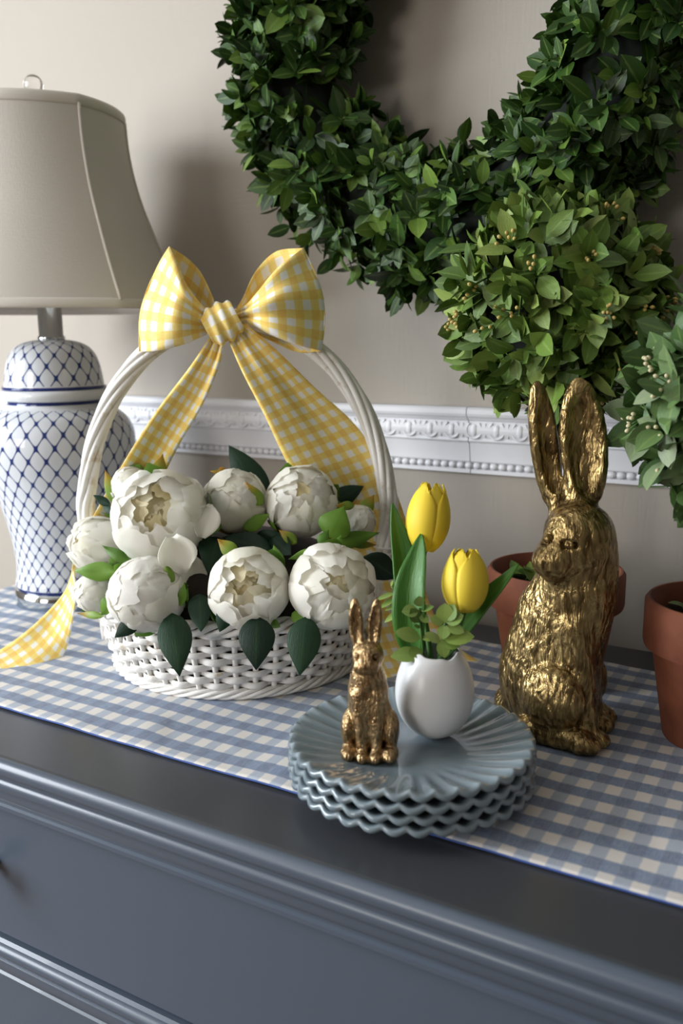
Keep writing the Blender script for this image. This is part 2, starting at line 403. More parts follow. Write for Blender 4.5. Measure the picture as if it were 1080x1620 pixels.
for j, dy in ((0, -.0006), (ny-1, .0006)):
    Vt, Ft = tube(G[:, j]-off+np.array([0, dy*.5, -.0004]), .0008, 6); mk('piped_edge', Vt, Ft, 'blue_piping', run)

# ================================================================== LAMP
LX, LY = -.972, .876
lamp = tag(empty('table_lamp', (LX, LY, .0030)), 'ginger jar table lamp with blue fishnet pattern and cream bell shade', 'lamp')
V, F = lathe([(.070, 0), (.0735, .002), (.0735, .024), (.070, .026)], 64); mk('lamp_base', V, F, 'chrome', lamp)
def net_lathe(name, prof, bands, n=112, N=28, parent=lamp, kk=.33):
    pts = catmull([(r, z, 0) for r, z in prof], 46)[:, :2]
    s = [0.]
    for a, b in zip(pts[:-1], pts[1:]): s.append(s[-1]+math.hypot(*(b-a))/(kk*max(.02, (a[0]+b[0])/2)))
    V = []; uv = []; mi = []
    ang = np.linspace(0, 2*PI, n+1)
    for (r, z), q in zip(pts, s):
        V += [(r*math.cos(a), r*math.sin(a), z) for a in ang]; uv += [(N*a/(2*PI), q+.12) for a in ang]
    F = grid_faces(len(pts), n+1)
    for i in range(len(pts)-1):
        zc = (pts[i][1]+pts[i+1][1])/2; k = 0
        for z0, z1, m in bands:
            if z0 <= zc < z1: k = m
        mi += [k]*n
    o = mk(name, V, F, ['net', 'porcelain_blue', 'porcelain_white'], parent, uv=uv, midx=mi); return o
net_lathe('jar_body', [(.0700, .0255), (.0725, .0280), (.0715, .035), (.0695, .048), (.0692, .063), (.0715, .087), (.0765, .115), (.0840, .147), (.0930, .177), (.1015, .204), (.1055, .226), (.1040, .245), (.0965, .262), (.0830, .2735), (.0690, .2800), (.0650, .2835)],
          [(.0, .0275, 2), (.0275, .0315, 1), (.0315, .0330, 2), (.277, .29, 2)])
V, F = lathe([(.0640, .280), (.0636, .283), (.0636, .2905), (.060, .291)], 64); mk('neck_band', V, F, 'porcelain_blue', lamp)
V, F = lathe([(.060, .2880), (.068, .2882), (.0735, .2915), (.0752, .2960), (.0740, .3005), (.0700, .3030), (.060, .3032)], 64); mk('lid_rim', V, F, 'porcelain_white', lamp)
V, F = lathe([(.060, .3030), (.0690, .3032), (.0700, .3050), (.0690, .3072), (.060, .3075)], 64); mk('lid_band', V, F, 'porcelain_blue', lamp)
net_lathe('lid', [(.0668, .3070), (.0662, .313), (.0650, .322), (.0625, .335), (.0585, .3470), (.0510, .3580), (.0400, .3650), (.025, .3690), (.010, .3700)], [(.305, .3085, 2)], n=108, N=18, kk=.50)
V, F = lathe([(.0175, .3690), (.0185, .3705), (.0185, .3735), (.0162, .375), (.0158, .44), (.010, .4405)], 40); mk('lamp_neck', V, F, 'chrome', lamp)
V, F = lathe([(.004, .44), (.004, .662)], 12); mk('harp_rod', V, F, 'chrome', lamp)
# bell shade of six panels
SP = [(r, .408+(z-.408)*.905) for r, z in [(.188, .4080), (.1785, .430), (.1680, .4550), (.1550, .4880), (.1420, .5250), (.1290, .5650), (.1200, .6050), (.1150, .6400), (.1130, .6740), (.1125, .6880)]]
pts = catmull([(r, z, 0) for r, z in SP], 30)[:, :2]
R0 = math.radians(-75)
def hexf(a):
    b = (a-R0) % (PI/3)-PI/6
    return .62+.38*math.cos(PI/6)/math.cos(b)
n = 120; ang = np.linspace(0, 2*PI, n, endpoint=False); V = []
for r, z in pts: V += [(r*hexf(a)*math.cos(a), r*hexf(a)*math.sin(a), z) for a in ang]
F = grid_faces(len(pts), n, True)
shd = mk('lamp_shade', V, F, 'shade', lamp); sm = shd.modifiers.new('thick', 'SOLIDIFY'); sm.thickness = .0015; sm.offset = -1
for (z0, z1, rr, nm) in ((.4065, .4190, None, 'bottom_trim'), (.6505, .6640, None, 'top_trim')):
    V = []
    zz = np.linspace(z0, z1, 6); pz = pts[:, 1][::1]
    for z in zz:
        r = np.interp(z, pts[:, 1], pts[:, 0])+.0018*math.sin(PI*(z-z0)/(z1-z0))+.0004
        V += [(r*hexf(a)*math.cos(a), r*hexf(a)*math.sin(a), z) for a in ang]
    o = mk(nm, V, grid_faces(6, n, True), 'shade_trim', shd); sm = o.modifiers.new('thick', 'SOLIDIFY'); sm.thickness = .002; sm.offset = -1
for k in range(6):
    a = R0+k*PI/3; P = [((r+.0004)*math.cos(a), (r+.0004)*math.sin(a), z) for r, z in pts if .414 < z < .655]
    V, F = tube(np.array(P), .0022, 8); mk('seam_cord', V, F, 'shade_trim', shd)
    P = [(.004*math.cos(a), .004*math.sin(a), .655), (.108*math.cos(a), .108*math.sin(a), .658)]
    if k % 2 == 0:
        V, F = tube(np.array(P), .0015, 6); mk('spider_arm', V, F, 'chrome', shd)
V, F = lathe([(.005, .660), (.0055, .680), (.004, .684)], 16); fin = mk('finial', V, F, 'chrome', lamp)
V, F = sphere(.0125, 24, 16); mk('glass_ball', [(x, y, z+.6950) for x, y, z in V], F, 'glass', fin)

# ================================================================== FOLIAGE
def leaf_template(L, W, fold=.25, curl=.25, n=5, pw=.92, ex=.72):
    V = []; uv = []
    for i in range(n+1):
        s = i/n; w = W/2*(math.sin(PI*min(1, s**pw*.985+.015))**ex if 0 < i < n else .02)
        x = L*s*(1-.12*curl*s); z0 = -curl*L*.35*s*s
        for t in (-1, 0, 1): V.append((x, t*w, z0+abs(t)*fold*w)); uv.append(((t+1)/2, s))
    return np.array(V), grid_faces(n+1, 3), np.array(uv)
def leaf_meshes(key, mat, specs):
    out = []
    for sp in specs:
        V, F, uv = leaf_template(*sp); me = mesh(key, V, F, uv); me.materials.append(M[mat]); me.polygons.foreach_set('use_smooth', np.ones(len(me.polygons), bool))
        out.append((me, V, F, uv))
    return out
def basis(d, nrm):
    d = np.asarray(d, float); d = d/np.linalg.norm(d); n = np.asarray(nrm, float); n = n-d*(n@d)
    if np.linalg.norm(n) < 1e-4: n = np.cross(d, [1, 0, 0.3])
    n /= np.linalg.norm(n); return np.column_stack([d, np.cross(n, d), n])
def rosettes(points, normals, nleaf, spread, rnd):
    """whorls of leaves round each twig tip: list of (position, basis, scale, variant)"""
    out = []
    for p, nm in zip(points, normals):
        a0 = rnd.uniform(0, 2*PI); ax = nm+rnd.normal(0, spread, 3); ax /= np.linalg.norm(ax)
        e1 = np.cross(ax, [.3, .5, .8]); e1 /= np.linalg.norm(e1); e2 = np.cross(ax, e1)
        k = int(rnd.integers(nleaf[0], nleaf[1]+1)); inner = max(2, k//3)
        for i in range(k):
            inn = i < inner
            az = a0+(2*PI*i/inner+.6 if inn else 2*PI*(i-inner)/(k-inner))+rnd.normal(0, .25)
            tl = math.radians(rnd.normal(28 if inn else 62, 10))
            rad = e1*math.cos(az)+e2*math.sin(az); d = ax*math.cos(tl)+rad*math.sin(tl)
            up = ax*math.sin(tl)-rad*math.cos(tl)
            pos = p+ax*(.010 if inn else 0.0)+rad*.0015
            out.append((pos, basis(d, up+rnd.normal(0, .25, 3)), float(np.clip(rnd.normal(.82 if inn else 1.0, .14), .55, 1.35)), int(rnd.integers(0, 3))))
    return out
def foliage(thing, origin, leaves, tmpl, mat, score, limit=300):
    sc_ = np.array([score(l[0], l[1]) for l in leaves]); order = np.argsort(-sc_)
    for i in order[:limit]:
        p, B, s, k = leaves[i]; o = bpy.data.objects.new('leaf', tmpl[k][0]); COL.objects.link(o); o.parent = thing
        q = p-origin; o.matrix_local = Matrix([[*(B[r]*s), q[r]] for r in range(3)]+[[0, 0, 0, 1]])
    VV = []; FF = []; UU = []; RR = []; n0 = 0
    for i in order[limit:]:
        p, B, s, k = leaves[i]; me, V, F, uv = tmpl[k]
        VV.append(V@B.T*s+p-origin); FF += [tuple(j+n0 for j in f) for f in F]; UU.append(uv); RR += [random.random()]*len(F); n0 += len(V)
    if VV:
        me = mesh('foliage', np.vstack(VV), FF, np.vstack(UU)); a = me.attributes.new('rnd', 'FLOAT', 'FACE'); a.data.foreach_set('value', np.array(RR, np.float32))
        o = link('foliage', me, mat, thing); o['kind'] = 'stuff'
TOCAM = lambda p: (CC-p)/np.linalg.norm(CC-p)

# wreath on the wall
WC = np.array([-.445, YW-.066, .715])
wr = tag(empty('boxwood_wreath', WC), 'large round wreath of dark green boxwood leaves hanging on the wall', 'wreath')
RT, rt = .212, .056
r2 = np.random.default_rng(3); pts = []; nms = []
while len(pts) < 840:
    a = r2.uniform(0, 2*PI); b = r2.uniform(0, 2*PI)
    if r2.uniform(0, 1) > (RT+rt*math.cos(b))/(RT+rt): continue
    rad = np.array([math.cos(a), 0, math.sin(a)]); nm = rad*math.cos(b)+np.array([0, -1, 0])*math.sin(b)
    if math.sin(b) < -.45: continue
    p = WC+rad*RT+nm*rt*r2.uniform(.75, 1.35)
    if p[1] > YW-.012 or p[2] > .98: continue
    if any(np.sum((p-q)**2) < .0122**2 for q in pts[-160:]): continue
    pts.append(p); nms.append(nm*np.array([1, 1, 1])+np.array([0, 0, .12]))
lv = [l for l in rosettes(pts, nms, (5, 7), .38, r2) if (l[0]+l[1][:, 0]*.04)[1] < YW-.004]
wt = leaf_meshes('leaf', 'wreath_leaf', [(.032, .0172, .22, .25, 5), (.028, .0160, .28, .40, 5), (.034, .0165, .18, .1, 5)])
def wscore(p, B):
    u, v, d = proj(p); inside = 1.0 if (-10 < u < 1090 and -10 < v < 700) else 0.0
    return inside*10-(p[1]-YW)*8+abs(B[:, 2]@TOCAM(p))*.5
foliage(wr, WC, lv, wt, 'wreath_leaf', wscore)
a = np.linspace(0, 2*PI, 72, endpoint=False); V = []
for x in a:
    for y in np.linspace(0, 2*PI, 14, endpoint=False):
        rr = RT+rt*.9*math.cos(y); V.append((rr*math.cos(x), rt*.9*math.sin(y), rr*math.sin(x)))
F = grid_faces(72, 14, True); F += [(71*14+j, 71*14+(j+1) % 14, (j+1) % 14, j) for j in range(14)]
mk('twig_ring', V, F, 'twig_core', wr)

def fib(n):
    i = np.arange(n)+.5; ph = np.arccos(1-2*i/n); th = PI*(1+5**.5)*i
    return np.column_stack([np.cos(th)*np.sin(ph), np.sin(th)*np.sin(ph), np.cos(ph)])
def pot(thing, R, H, band, rb):
    """terracotta pot: foot radius rb, rim radius R, height H"""
    r1 = R*.88; w = .007
    prof = [(rb*.96, 0), (rb, .003), (r1, H-band), (R*.985, H-band+.001), (R, H-band+.005), (R, H-.004), (R-.003, H), (R-w+.002, H), (R-w, H-.003), (r1-w, H-band), (rb, .03)]
    V, F = lathe(prof, 56, True, True); p = mk('pot', V, F, 'terracotta', thing)
    p.modifiers.new('edge', 'EDGE_SPLIT').split_angle = math.radians(50)
    zs = H-.018; rs = R-w-.0005; V = [(0, 0, zs+.004)]; n = 40; F = []
    for k in range(1, 9):
        for j in range(n):
            a = 2*PI*j/n; q = rs*k/8; x, y = q*math.cos(a), q*math.sin(a)
            V.append((x, y, zs+(.004*mnoise.noise(Vector((x*90, y*90, 0))) if k < 8 else -.003)))
    F += [(0, 1+j, 1+(j+1) % n) for j in range(n)]
    for k in range(7): F += [(1+k*n+j, 1+(k+1)*n+j, 1+(k+1)*n+(j+1) % n, 1+k*n+(j+1) % n) for j in range(n)]
    mk('soil', V, F, 'soil', thing)
    return zs
def topiary(name, label, base, ball, R, potargs, mat, bmat, seed, nspr, specs, lf, nclus):
    base = np.array(base); ball = np.array(ball); t = tag(empty(name, base), label, 'topiary', 'potted topiaries')
    zs = pot(t, *potargs); r3 = np.random.default_rng(seed)
    b = ball-base
    V, F = tube(catmull([(0.0, 0, zs-.012), (b[0]*.3, b[1]*.3, zs+(b[2]-zs)*.4), (b[0], b[1], b[2])], 12), .0058, 12); mk('stem', V, F, 'stem_black', t)
    V, F = sphere(R*.70, 28, 18); mk('ball_core', [tuple(np.array(v)+b) for v in V], F, 'twig_core', t)
    nm = fib(nspr)+r3.normal(0, .06, (nspr, 3)); nm /= np.linalg.norm(nm, axis=1, keepdims=True)
    P = ball+nm*(R*r3.uniform(.70, .86, (nspr, 1)))
    lv = rosettes(P, nm, lf, .25, r3); tm = leaf_meshes('leaf', mat, specs)
    foliage(t, base, lv, tm, mat, lambda p, B: ((p-ball)@TOCAM(ball))/R*2+abs(B[:, 2]@TOCAM(p))*.5+(1 if proj(p)[0] < 1100 else -3))
    # little berry sprays
    vis = [i for i in range(nspr) if nm[i]@TOCAM(ball) > .25 and proj(P[i])[0] < 1090]; r3.shuffle(vis)
    for i in vis[:nclus]:
        ax = nm[i]; e1 = np.cross(ax, [.2, .7, .4]); e1 /= np.linalg.norm(e1); e2 = np.cross(ax, e1); VV = []; FF = []; mi = []
        root = ball+ax*R*.86-base
        for k in range(int(r3.integers(5, 8))):
            tip = root+ax*r3.uniform(.012, .020)+(e1*r3.normal(0, 1)+e2*r3.normal(0, 1))*.0050
            Vb, Fb = sphere(.0019, 8, 6); D = np.array(align(tip-root)); Vb = (np.array(Vb)*[1, 1, 1.25])@D.T+tip
            Vs, Fs = tube(np.array([root, (root+tip)/2+ax*.001, tip]), .0005, 4)
            for Vx, Fx, m in ((Vb, Fb, 0), (Vs, Fs, 1)):
                n0 = sum(len(q) for q in VV); VV.append(np.array(Vx)); FF += [tuple(j+n0 for j in f) for f in Fx]; mi += [m]*len(Fx)
        mk('berry_spray', np.vstack(VV), FF, [bmat, 'stem_green'], t, midx=mi)
    return t, zs
tp1, zs1 = topiary('topiary', 'green leaf ball topiary in terracotta pot behind the large gold rabbit', (-.2705, .912, .0030), (-.2800, .912, .4005), .112, (.0722, .1265, .040, .050),
        'topiary_leaf', 'berry', 11, 205, [(.034, .0190, .25, .25, 5), (.031, .0180, .35, .45, 5), (.036, .0185, .2, .1, 5)], (5, 7), 17)
tp2, zs2 = topiary('topiary', 'frosted pale green ball topiary in terracotta pot at the right edge', (-.0935, .842, .0030), (-.0905, .842, .3140), .098, (.0690, .1340, .046, .047),
        'frosted_leaf', 'berry_pale', 23, 130, [(.036, .0215, .25, .25, 5), (.033, .020, .35, .45, 5), (.040, .021, .2, .1, 5)], (5, 7), 9)
# sprigs growing low in the pots
sm_t = leaf_meshes('pot_leaf', 'topiary_leaf', [(.030, .015, .2, .3, 5), (.024, .017, .25, .4, 5)])
for t, zs, offs in ((tp1, zs1, [(-.030, -.004), (-.018, -.016), (-.034, -.014)]), (tp2, zs2, [(-.020, -.01), (-.030, .012)])):
    for ox, oy in offs:
        for k in range(4):
            a = random.uniform(0, 2*PI); tl = random.uniform(.5, 1.2); d = (math.cos(a)*math.sin(tl), math.sin(a)*math.sin(tl), math.cos(tl))
            B = basis(d, (0, 0, 1)); o = bpy.data.objects.new('pot_leaf', sm_t[k % 2][0]); COL.objects.link(o); o.parent = t
            o.matrix_local = Matrix([[*B[r], (ox, oy, zs)[r]] for r in range(3)]+[[0, 0, 0, 1]])

# ================================================================== BASKET
BX, BY = -.619, .817
bsk = tag(empty('wicker_basket', (BX, BY, .0035), (0, 0, PS)), 'round white wicker basket with an arched handle full of peonies', 'basket')
HB = .082
def brad(z): return np.interp(z, [0, .012, .04, .07, .09], [.139, .144, .153, .158, .160])
NS = 46; NR = 9
a = np.linspace(0, 2*PI, NS, endpoint=False)
for k in range(NS):
    zz = np.linspace(.006, HB-.004, 8)
    P = np.array([(brad(z)*math.cos(a[k]), brad(z)*math.sin(a[k]), z) for z in zz]); V, F = tube(P, .0030, 8); mk('stake', V, F, 'willow', bsk)
for r in range(NR):
    z = .0160+(HB-.0235)*r/(NR-1); m = NS*8; V = []
    hh = .0037+.0004*math.sin(r*2.1)
    for i in range(m):
        th = 2*PI*i/m; wv = math.cos(th*NS/2+(PI if r % 2 else 0))
        wv = math.copysign(abs(wv)**.8, wv); zj = z+.0009*mnoise.noise(Vector((math.cos(th)*6, math.sin(th)*6, r*3.)))
        rc = brad(z)+.0042*wv
        for dr_, dz in ((.0013, -hh*.7), (.0017, 0), (.0013, hh*.7), (0, hh), (-.0013, hh*.7), (-.0013, -hh*.7), (0, -hh)):
            V.append(((rc+dr_)*math.cos(th), (rc+dr_)*math.sin(th), zj+dz))
    F = grid_faces(m, 7, True); F += [((m-1)*7+j, (m-1)*7+(j+1) % 7, (j+1) % 7, j) for j in range(7)]
    mk('weaver', V, F, 'willow', bsk)
def braid(name, z, R, cr, nst, turns, rad, parent=bsk, m=360):
    for s in range(nst):
        P = []
        for i in range(m):
            th = 2*PI*i/m; p = th*turns+2*PI*s/nst
            P.append(((R+cr*math.cos(p))*math.cos(th), (R+cr*math.cos(p))*math.sin(th), z+cr*1.0*math.sin(p)))
        V, F = tube(np.array(P), rad, 6, True); mk(name, V, F, 'willow', parent)
braid('foot_strand', .0066, .1450, .0040, 5, 11, .0024)
braid('rim_strand', HB, .160, .0055, 4, 13, .0034)
V, F = lathe([(.138, .006), (.138, .010)], 48); mk('basket_bottom', V, F, 'willow', bsk)
# arched handle: six rods twisted round each other
hp = [(-.156, 0, .02), (-.162, 0, .07)] + [(.176*math.cos(q)*-1, 0, .145+.245*math.sin(q)**.92) for q in np.linspace(.06, PI-.06, 21)] + [(.162, 0, .07), (.156, 0, .02)]
HP = catmull(hp, 150); T, Nn, Bb = frames(HP)
hd = mk('handle_core', *tube(HP, .0045, 8), 'willow', bsk)
for s in range(7):
    ph = 2*PI*s/7+np.linspace(0, 2*PI*2.1, 150); tp = .0074*np.ones(150)
    P = HP+tp[:, None]*(np.cos(ph)[:, None]*Nn+np.sin(ph)[:, None]*Bb); V, F = tube(P, .0038, 8); mk('handle_strand', V, F, 'willow', bsk)
for i in (16, 133):
    for k in range(4):
        j = i+(k-2); c = HP[j]; P = [c+.0125*(math.cos(q)*Nn[j]+math.sin(q)*Bb[j])+T[j]*.001*q for q in np.linspace(0, 2*PI, 20)]
        V, F = tube(np.array(P), .0016, 6); mk('lashing', V, F, 'willow', bsk)
V, F = lathe([(.128, .012), (.146, .06), (.136, .095), (.112, .122), (.070, .140), (.01, .146)], 40); fo = mk('flower_foam', V, F, 'foam'); fo.location = (BX, BY, .0035)
tag(fo, 'dark filler inside the white basket, glimpsed between the peonies', 'filler')

# ================================================================== PEONIES
def petal(R, W, ph0, ph1, drop, ruf, seed, flare=0.0, az=0.0, ns=11, nt=11, lean=0.0, tilt=0.0):
    """sheet on a ball of radius R: runs up the meridian az from polar angle ph0 to ph1 (below 0 passes over the pole)"""
    V = []; uv = []; k1 = seed*1.7; e = np.array([math.cos(az), math.sin(az), 0]); q = np.array([-math.sin(az), math.cos(az), 0]); z = np.array([0, 0, 1.])
    q = q*math.cos(tilt)+z*math.sin(tilt)
    for i in range(ns):
        s = i/(ns-1); wp = (.30+.70*math.sin(PI/2*min(1, s/.55)))*(1 if s < .55 else math.sqrt(max(0, 1-((s-.55)/.62)**2)))
        for j in range(nt):
            t = -1+2*j/(nt-1)
            tip = ph1+drop*abs(t)**2.4+.14*ruf*mnoise.noise(Vector((t*2.2, k1, 0)))+.07*ruf*mnoise.noise(Vector((t*5.5, k1+3, 0)))
            ph = ph0+(tip-ph0)*s; b = t*W*wp
            r = R*(1+flare*s**3-.03*abs(t)**3*s+ruf*(.035*mnoise.noise(Vector((t*1.6, s*1.8, k1)))*(.3+s)+.035*s**3*mnoise.noise(Vector((t*4.2, s, k1+5)))))
            p = (e*math.sin(ph)+z*math.cos(ph))*math.cos(b)+q*math.sin(b)
            V.append(p*r+z*lean*s); uv.append((j/(nt-1), s))
    return V, grid_faces(ns, nt), uv
def add_leaf(parent, origin_m, P0, tip, W, mat, name='leaf', curl=.15, fold=.35, nrm=None, label=None):
    """leaf from world point P0 to world point tip as a part of parent"""
    P0 = np.array(P0, float); tip = np.array(tip, float); d = tip-P0; L = float(np.linalg.norm(d))
    n = nrm if nrm is not None else TOCAM(P0)
    if mat == 'peony_petal':
        V = []; uv = []
        for i in range(10):
            s_ = i/9; w_ = W/2*(.28+.72*math.sin(PI/2*min(1, s_/.6)))*(1 if s_ < .6 else math.sqrt(max(0, 1-((s_-.6)/.46)**2)))
            for j in range(9):
                t_ = -1+j/4; r_ = mnoise.noise(Vector((t_*2.4, s_*2, L*700)))
                V.append((L*s_*(1-.10*abs(t_)**2+.05*r_*s_), w_*t_, W*(.20*t_*t_-.22*s_*s_*(1-.4*t_*t_)+.10*r_*s_))); uv.append((j/8, s_))
        V = np.array(V); F = grid_faces(10, 9); uv = np.array(uv)
    else: V, F, uv = leaf_template(L, W, fold, curl, 10, *((.80, .95) if mat == 'peony_leaf' else (.72, 1.12)))
    if mat != 'peony_petal': V[:, 2] += .05*L*np.sin(V[:, 0]/L*7+L*900)*(V[:, 0]/L)
    B = basis(d, n); Vw = V@B.T+P0
    inv = np.array(origin_m.inverted()); Vl = np.c_[Vw, np.ones(len(Vw))]@inv.T
    o = mk(name, Vl[:, :3], F, mat, parent, uv=uv)
    m_ = o.modifiers.new('thick', 'SOLIDIFY'); m_.thickness = .0007
    if label: o['label'] = label
    return o
def peony(label, u, v, d, R, axis_cam, kind, seed, leaves=(), sepals=3, sepal_mat='sepal', spokes=None):
    sh = -.062 if v > 900 and u > 190 else -.034; R *= (d+sh)/d; d += sh
    c = U(u, v, d); ax = axis_cam[0]*CR-axis_cam[1]*CD-axis_cam[2]*FW; ax = np.array(ax)/np.linalg.norm(ax)
    rot = align(ax, seed*1.1); e = empty('peony', c); e.rotation_euler = rot.to_euler()
    mw = Matrix.Translation(Vector(c)) @ rot.to_4x4()
    tag(e, label, 'flower', 'white peonies in the basket'); rr = random.Random(seed)
    def P(mat, *a, **k):
        V, F, uv = petal(*a, **k); mk('petal', V, F, mat, e, uv=uv)
    LAY = {'bud': ((2, .87, -.75, .90, 0, .9), (3, .91, -.40, .85, .03, 1.2), (4, .945, .0, .80, .035, 1.4), (5, .975, .38, .74, .03, 1.4), (5, 1.0, .85, .72, .02, 1.3)),
           'semi': ((3, .66, -.55, .60, 0, 1.4), (4, .74, -.15, .60, .06, 1.6), (5, .82, .15, .62, .06, 1.6), (6, .90, .42, .62, .06, 1.6), (7, 1.0, .78, .62, .02, 1.5)),
           'cup': ((3, .42, -.60, .70, .10, 1.6), (4, .50, -.10, .62, .25, 1.8), (5, .62, .22, .56, .22, 1.8), (6, .76, .46, .56, .10, 1.6), (6, .90, .56, .66, .02, 1.3), (6, 1.0, .70, .74, -.02, 1.2))}[kind]
    for lay, (n, f, ph1, W, fl, rf) in enumerate(LAY):
        for i in range(n):
            P('peony_core' if (kind == 'cup' and lay < 3) or (kind == 'semi' and lay < 2) else 'peony_petal', R*(f+.018*(i % 2)), W*rr.uniform(.9, 1.12), PI*.97, ph1+rr.uniform(-.12, .12), .34, rf, seed*31+lay*7+i,
              flare=fl, az=2*PI*i/n+lay*.66+rr.uniform(-.18, .18), tilt=rr.uniform(-.18, .18)*(1 if kind != 'bud' else .5))
    for az, ph1, W in (spokes or ()):                  # loose outer petals that have opened away
        P('peony_petal', R*1.03, W, PI*.80, ph1, .35, 1.0, seed+90+az, flare=.36, az=az)
    for i in range(sepals):
        az = 2*PI*i/max(1, sepals)+rr.uniform(-.4, .4)+seed
        V = []; uv = []
        for a_ in range(7):
            s = a_/6; ph = PI*.97-(PI*.97-(1.35+rr.uniform(-.05, .05)))*s
            for b_ in range(5):
                t_ = -1+b_/2; w_ = .42*math.sin(PI*(s**.8*.93+.05)); q = R*(1.04+.10*s**2+.03*mnoise.noise(Vector((t_*2, s*3, i+seed))))
                V.append((q*math.sin(ph)*math.cos(az+t_*w_), q*math.sin(ph)*math.sin(az+t_*w_), q*math.cos(ph))); uv.append((b_/4, s))
        mk('sepal', V, grid_faces(7, 5), sepal_mat, e, uv=uv)
    base = np.array((BX, BY, .04))+.35*(np.array((c[0], c[1], .04))-np.array((BX, BY, .04)))
    b0 = c-ax*R*.9; Vs, Fs = tube(catmull([b0, b0-ax*.01, (b0-ax*.03+base)/2, base], 12), .0028, 6); inv = np.array(mw.inverted())
    Vs = (np.c_[Vs, np.ones(len(Vs))]@inv.T)[:, :3]; mk('stem', Vs, Fs, 'stem_green', e)
    for (u0, v0, d0, u1, v1, d1, wpx, mt) in leaves:
        add_leaf(e, mw, U(u0, v0, d0+sh), U(u1, v1, d1+sh), wpx*(.86 if mt == 'peony_leaf' else 1)*d0/FPX, mt, {'peony_leaf': 'leaf', 'peony_petal': 'petal'}.get(mt, 'sepal'))
    return e
def px(r, d): return r*d/FPX
L_, S_, G_ = 'peony_leaf', 'sepal', 'sepal_green'
peony('largest wide-open white peony at the upper left of the basket', 252, 818, .985, px(77, .985), (-.02, .30, .95), 'cup', 2, sepals=3, sepal_mat='sepal_green',
      leaves=[(285, 815, .975, 300, 752, .985, 58, 'peony_petal'), (318, 850, .965, 333, 798, .965, 44, 'peony_petal'), (272, 850, .935, 290, 905, .925, 60, 'peony_petal'), (300, 880, .985, 312, 932, .975, 42, 'peony_petal'), (345, 820, 1.0, 325, 852, .99, 22, G_), (175, 800, 1.02, 147, 783, 1.02, 16, L_)])
peony('round closed white peony at the middle of the back row', 372, 792, 1.02, px(51, 1.02), (.05, .35, .9), 'bud', 5, sepals=3,
      leaves=[(425, 800, 1.05, 360, 702, 1.06, 56, L_), (385, 838, 1.0, 428, 812, 1.0, 24, G_), (415, 800, 1.0, 388, 762, .99, 22, S_), (372, 752, 1.04, 330, 745, 1.04, 12, S_), (345, 850, 1.0, 330, 905, .97, 60, L_), (430, 870, .99, 350, 850, 1.0, 44, L_), (400, 860, 1.01, 450, 845, 1.0, 36, L_)])
peony('half-open white peony behind the full ruffled one, in the back row', 476, 793, 1.02, px(57, 1.02), (.12, .35, .9), 'semi', 8, sepals=3, sepal_mat='sepal_green',
      leaves=[(515, 800, 1.06, 577, 768, 1.07, 36, L_), (530, 790, 1.05, 525, 822, 1.04, 26, S_), (470, 860, .99, 440, 838, .99, 18, S_), (430, 850, 1.0, 462, 880, .98, 40, L_)])
peony('open cupped white peony at the front middle of the basket', 393, 931, .950, px(66, .950), (.02, .16, 1.0), 'cup', 11, sepals=2, sepal_mat='sepal_green',
      leaves=[(407, 975, .925, 405, 1060, .905, 62, L_), (362, 960, .94, 347, 1000, .93, 32, L_), (375, 880, .97, 343, 852, .97, 24, S_), (430, 985, .94, 443, 992, .93, 14, G_), (445, 905, .97, 432, 860, .98, 20, G_)])
peony('full ruffled white peony at the front right of the basket', 525, 928, .945, px(68, .945), (.16, .18, .96), 'semi', 14, sepals=2, sepal_mat='sepal_green',
      leaves=[(485, 975, .925, 474, 1070, .905, 58, L_), (575, 880, .97, 630, 915, .98, 48, L_), (462, 970, .94, 490, 988, .925, 20, G_), (500, 872, .97, 455, 885, .97, 16, G_), (505, 862, .98, 520, 838, .98, 18, G_)])
peony('plump closed white peony at the front left of the basket', 232, 940, .965, px(60, .965), (-.12, .12, .97), 'bud', 17, sepals=3, sepal_mat='sepal_green',
      leaves=[(272, 970, .945, 284, 1070, .915, 58, L_), (222, 975, .95, 180, 1010, .945, 30, L_), (315, 940, .965, 318, 1000, .93, 40, L_), (205, 890, .97, 160, 862, .97, 18, G_), (275, 905, .95, 255, 915, .945, 26, S_), (285, 960, .95, 292, 920, .95, 14, G_)])
peony('small white peony bud low on the left side of the basket', 151, 938, 1.010, px(33, 1.01), (-.45, .05, .8), 'bud', 20, sepals=2, sepal_mat='sepal_green',
      leaves=[(188, 905, .99, 114, 903, .995, 30, G_), (185, 945, .985, 158, 975, .985, 30, G_), (165, 975, .99, 120, 970, 1.0, 12, S_), (180, 880, 1.0, 175, 905, .99, 12, G_)])
peony('small white peony bud peeking out above the largest peony', 208, 772, 1.045, px(34, 1.045), (-.3, .6, .6), 'bud', 23, sepals=2,
      leaves=[(185, 800, 1.03, 165, 740, 1.04, 20, S_), (245, 770, 1.03, 258, 716, 1.04, 26, S_), (228, 750, 1.05, 200, 738, 1.05, 22, G_), (190, 790, 1.01, 205, 775, 1.0, 12, G_)])
peony('ruffled white peony at the far left, behind the bud', 154, 862, 1.045, px(46, 1.045), (-.55, .25, .7), 'semi', 26, sepals=2, sepal_mat='sepal_green',
      leaves=[(185, 815, 1.03, 160, 798, 1.04, 14, L_)])
peony('white peony bud half wrapped in green at the right of the basket', 566, 826, 1.015, px(28, 1.015), (.5, .35, .7), 'bud', 29, sepals=3, sepal_mat='sepal_green',
      leaves=[(520, 850, .99, 545, 800, .985, 52, G_), (525, 862, .985, 602, 842, 1.0, 26, G_), (572, 815, 1.03, 592, 782, 1.035, 22, S_), (555, 862, 1.0, 598, 862, 1.01, 12, S_), (560, 800, 1.0, 530, 800, .99, 14, S_)])

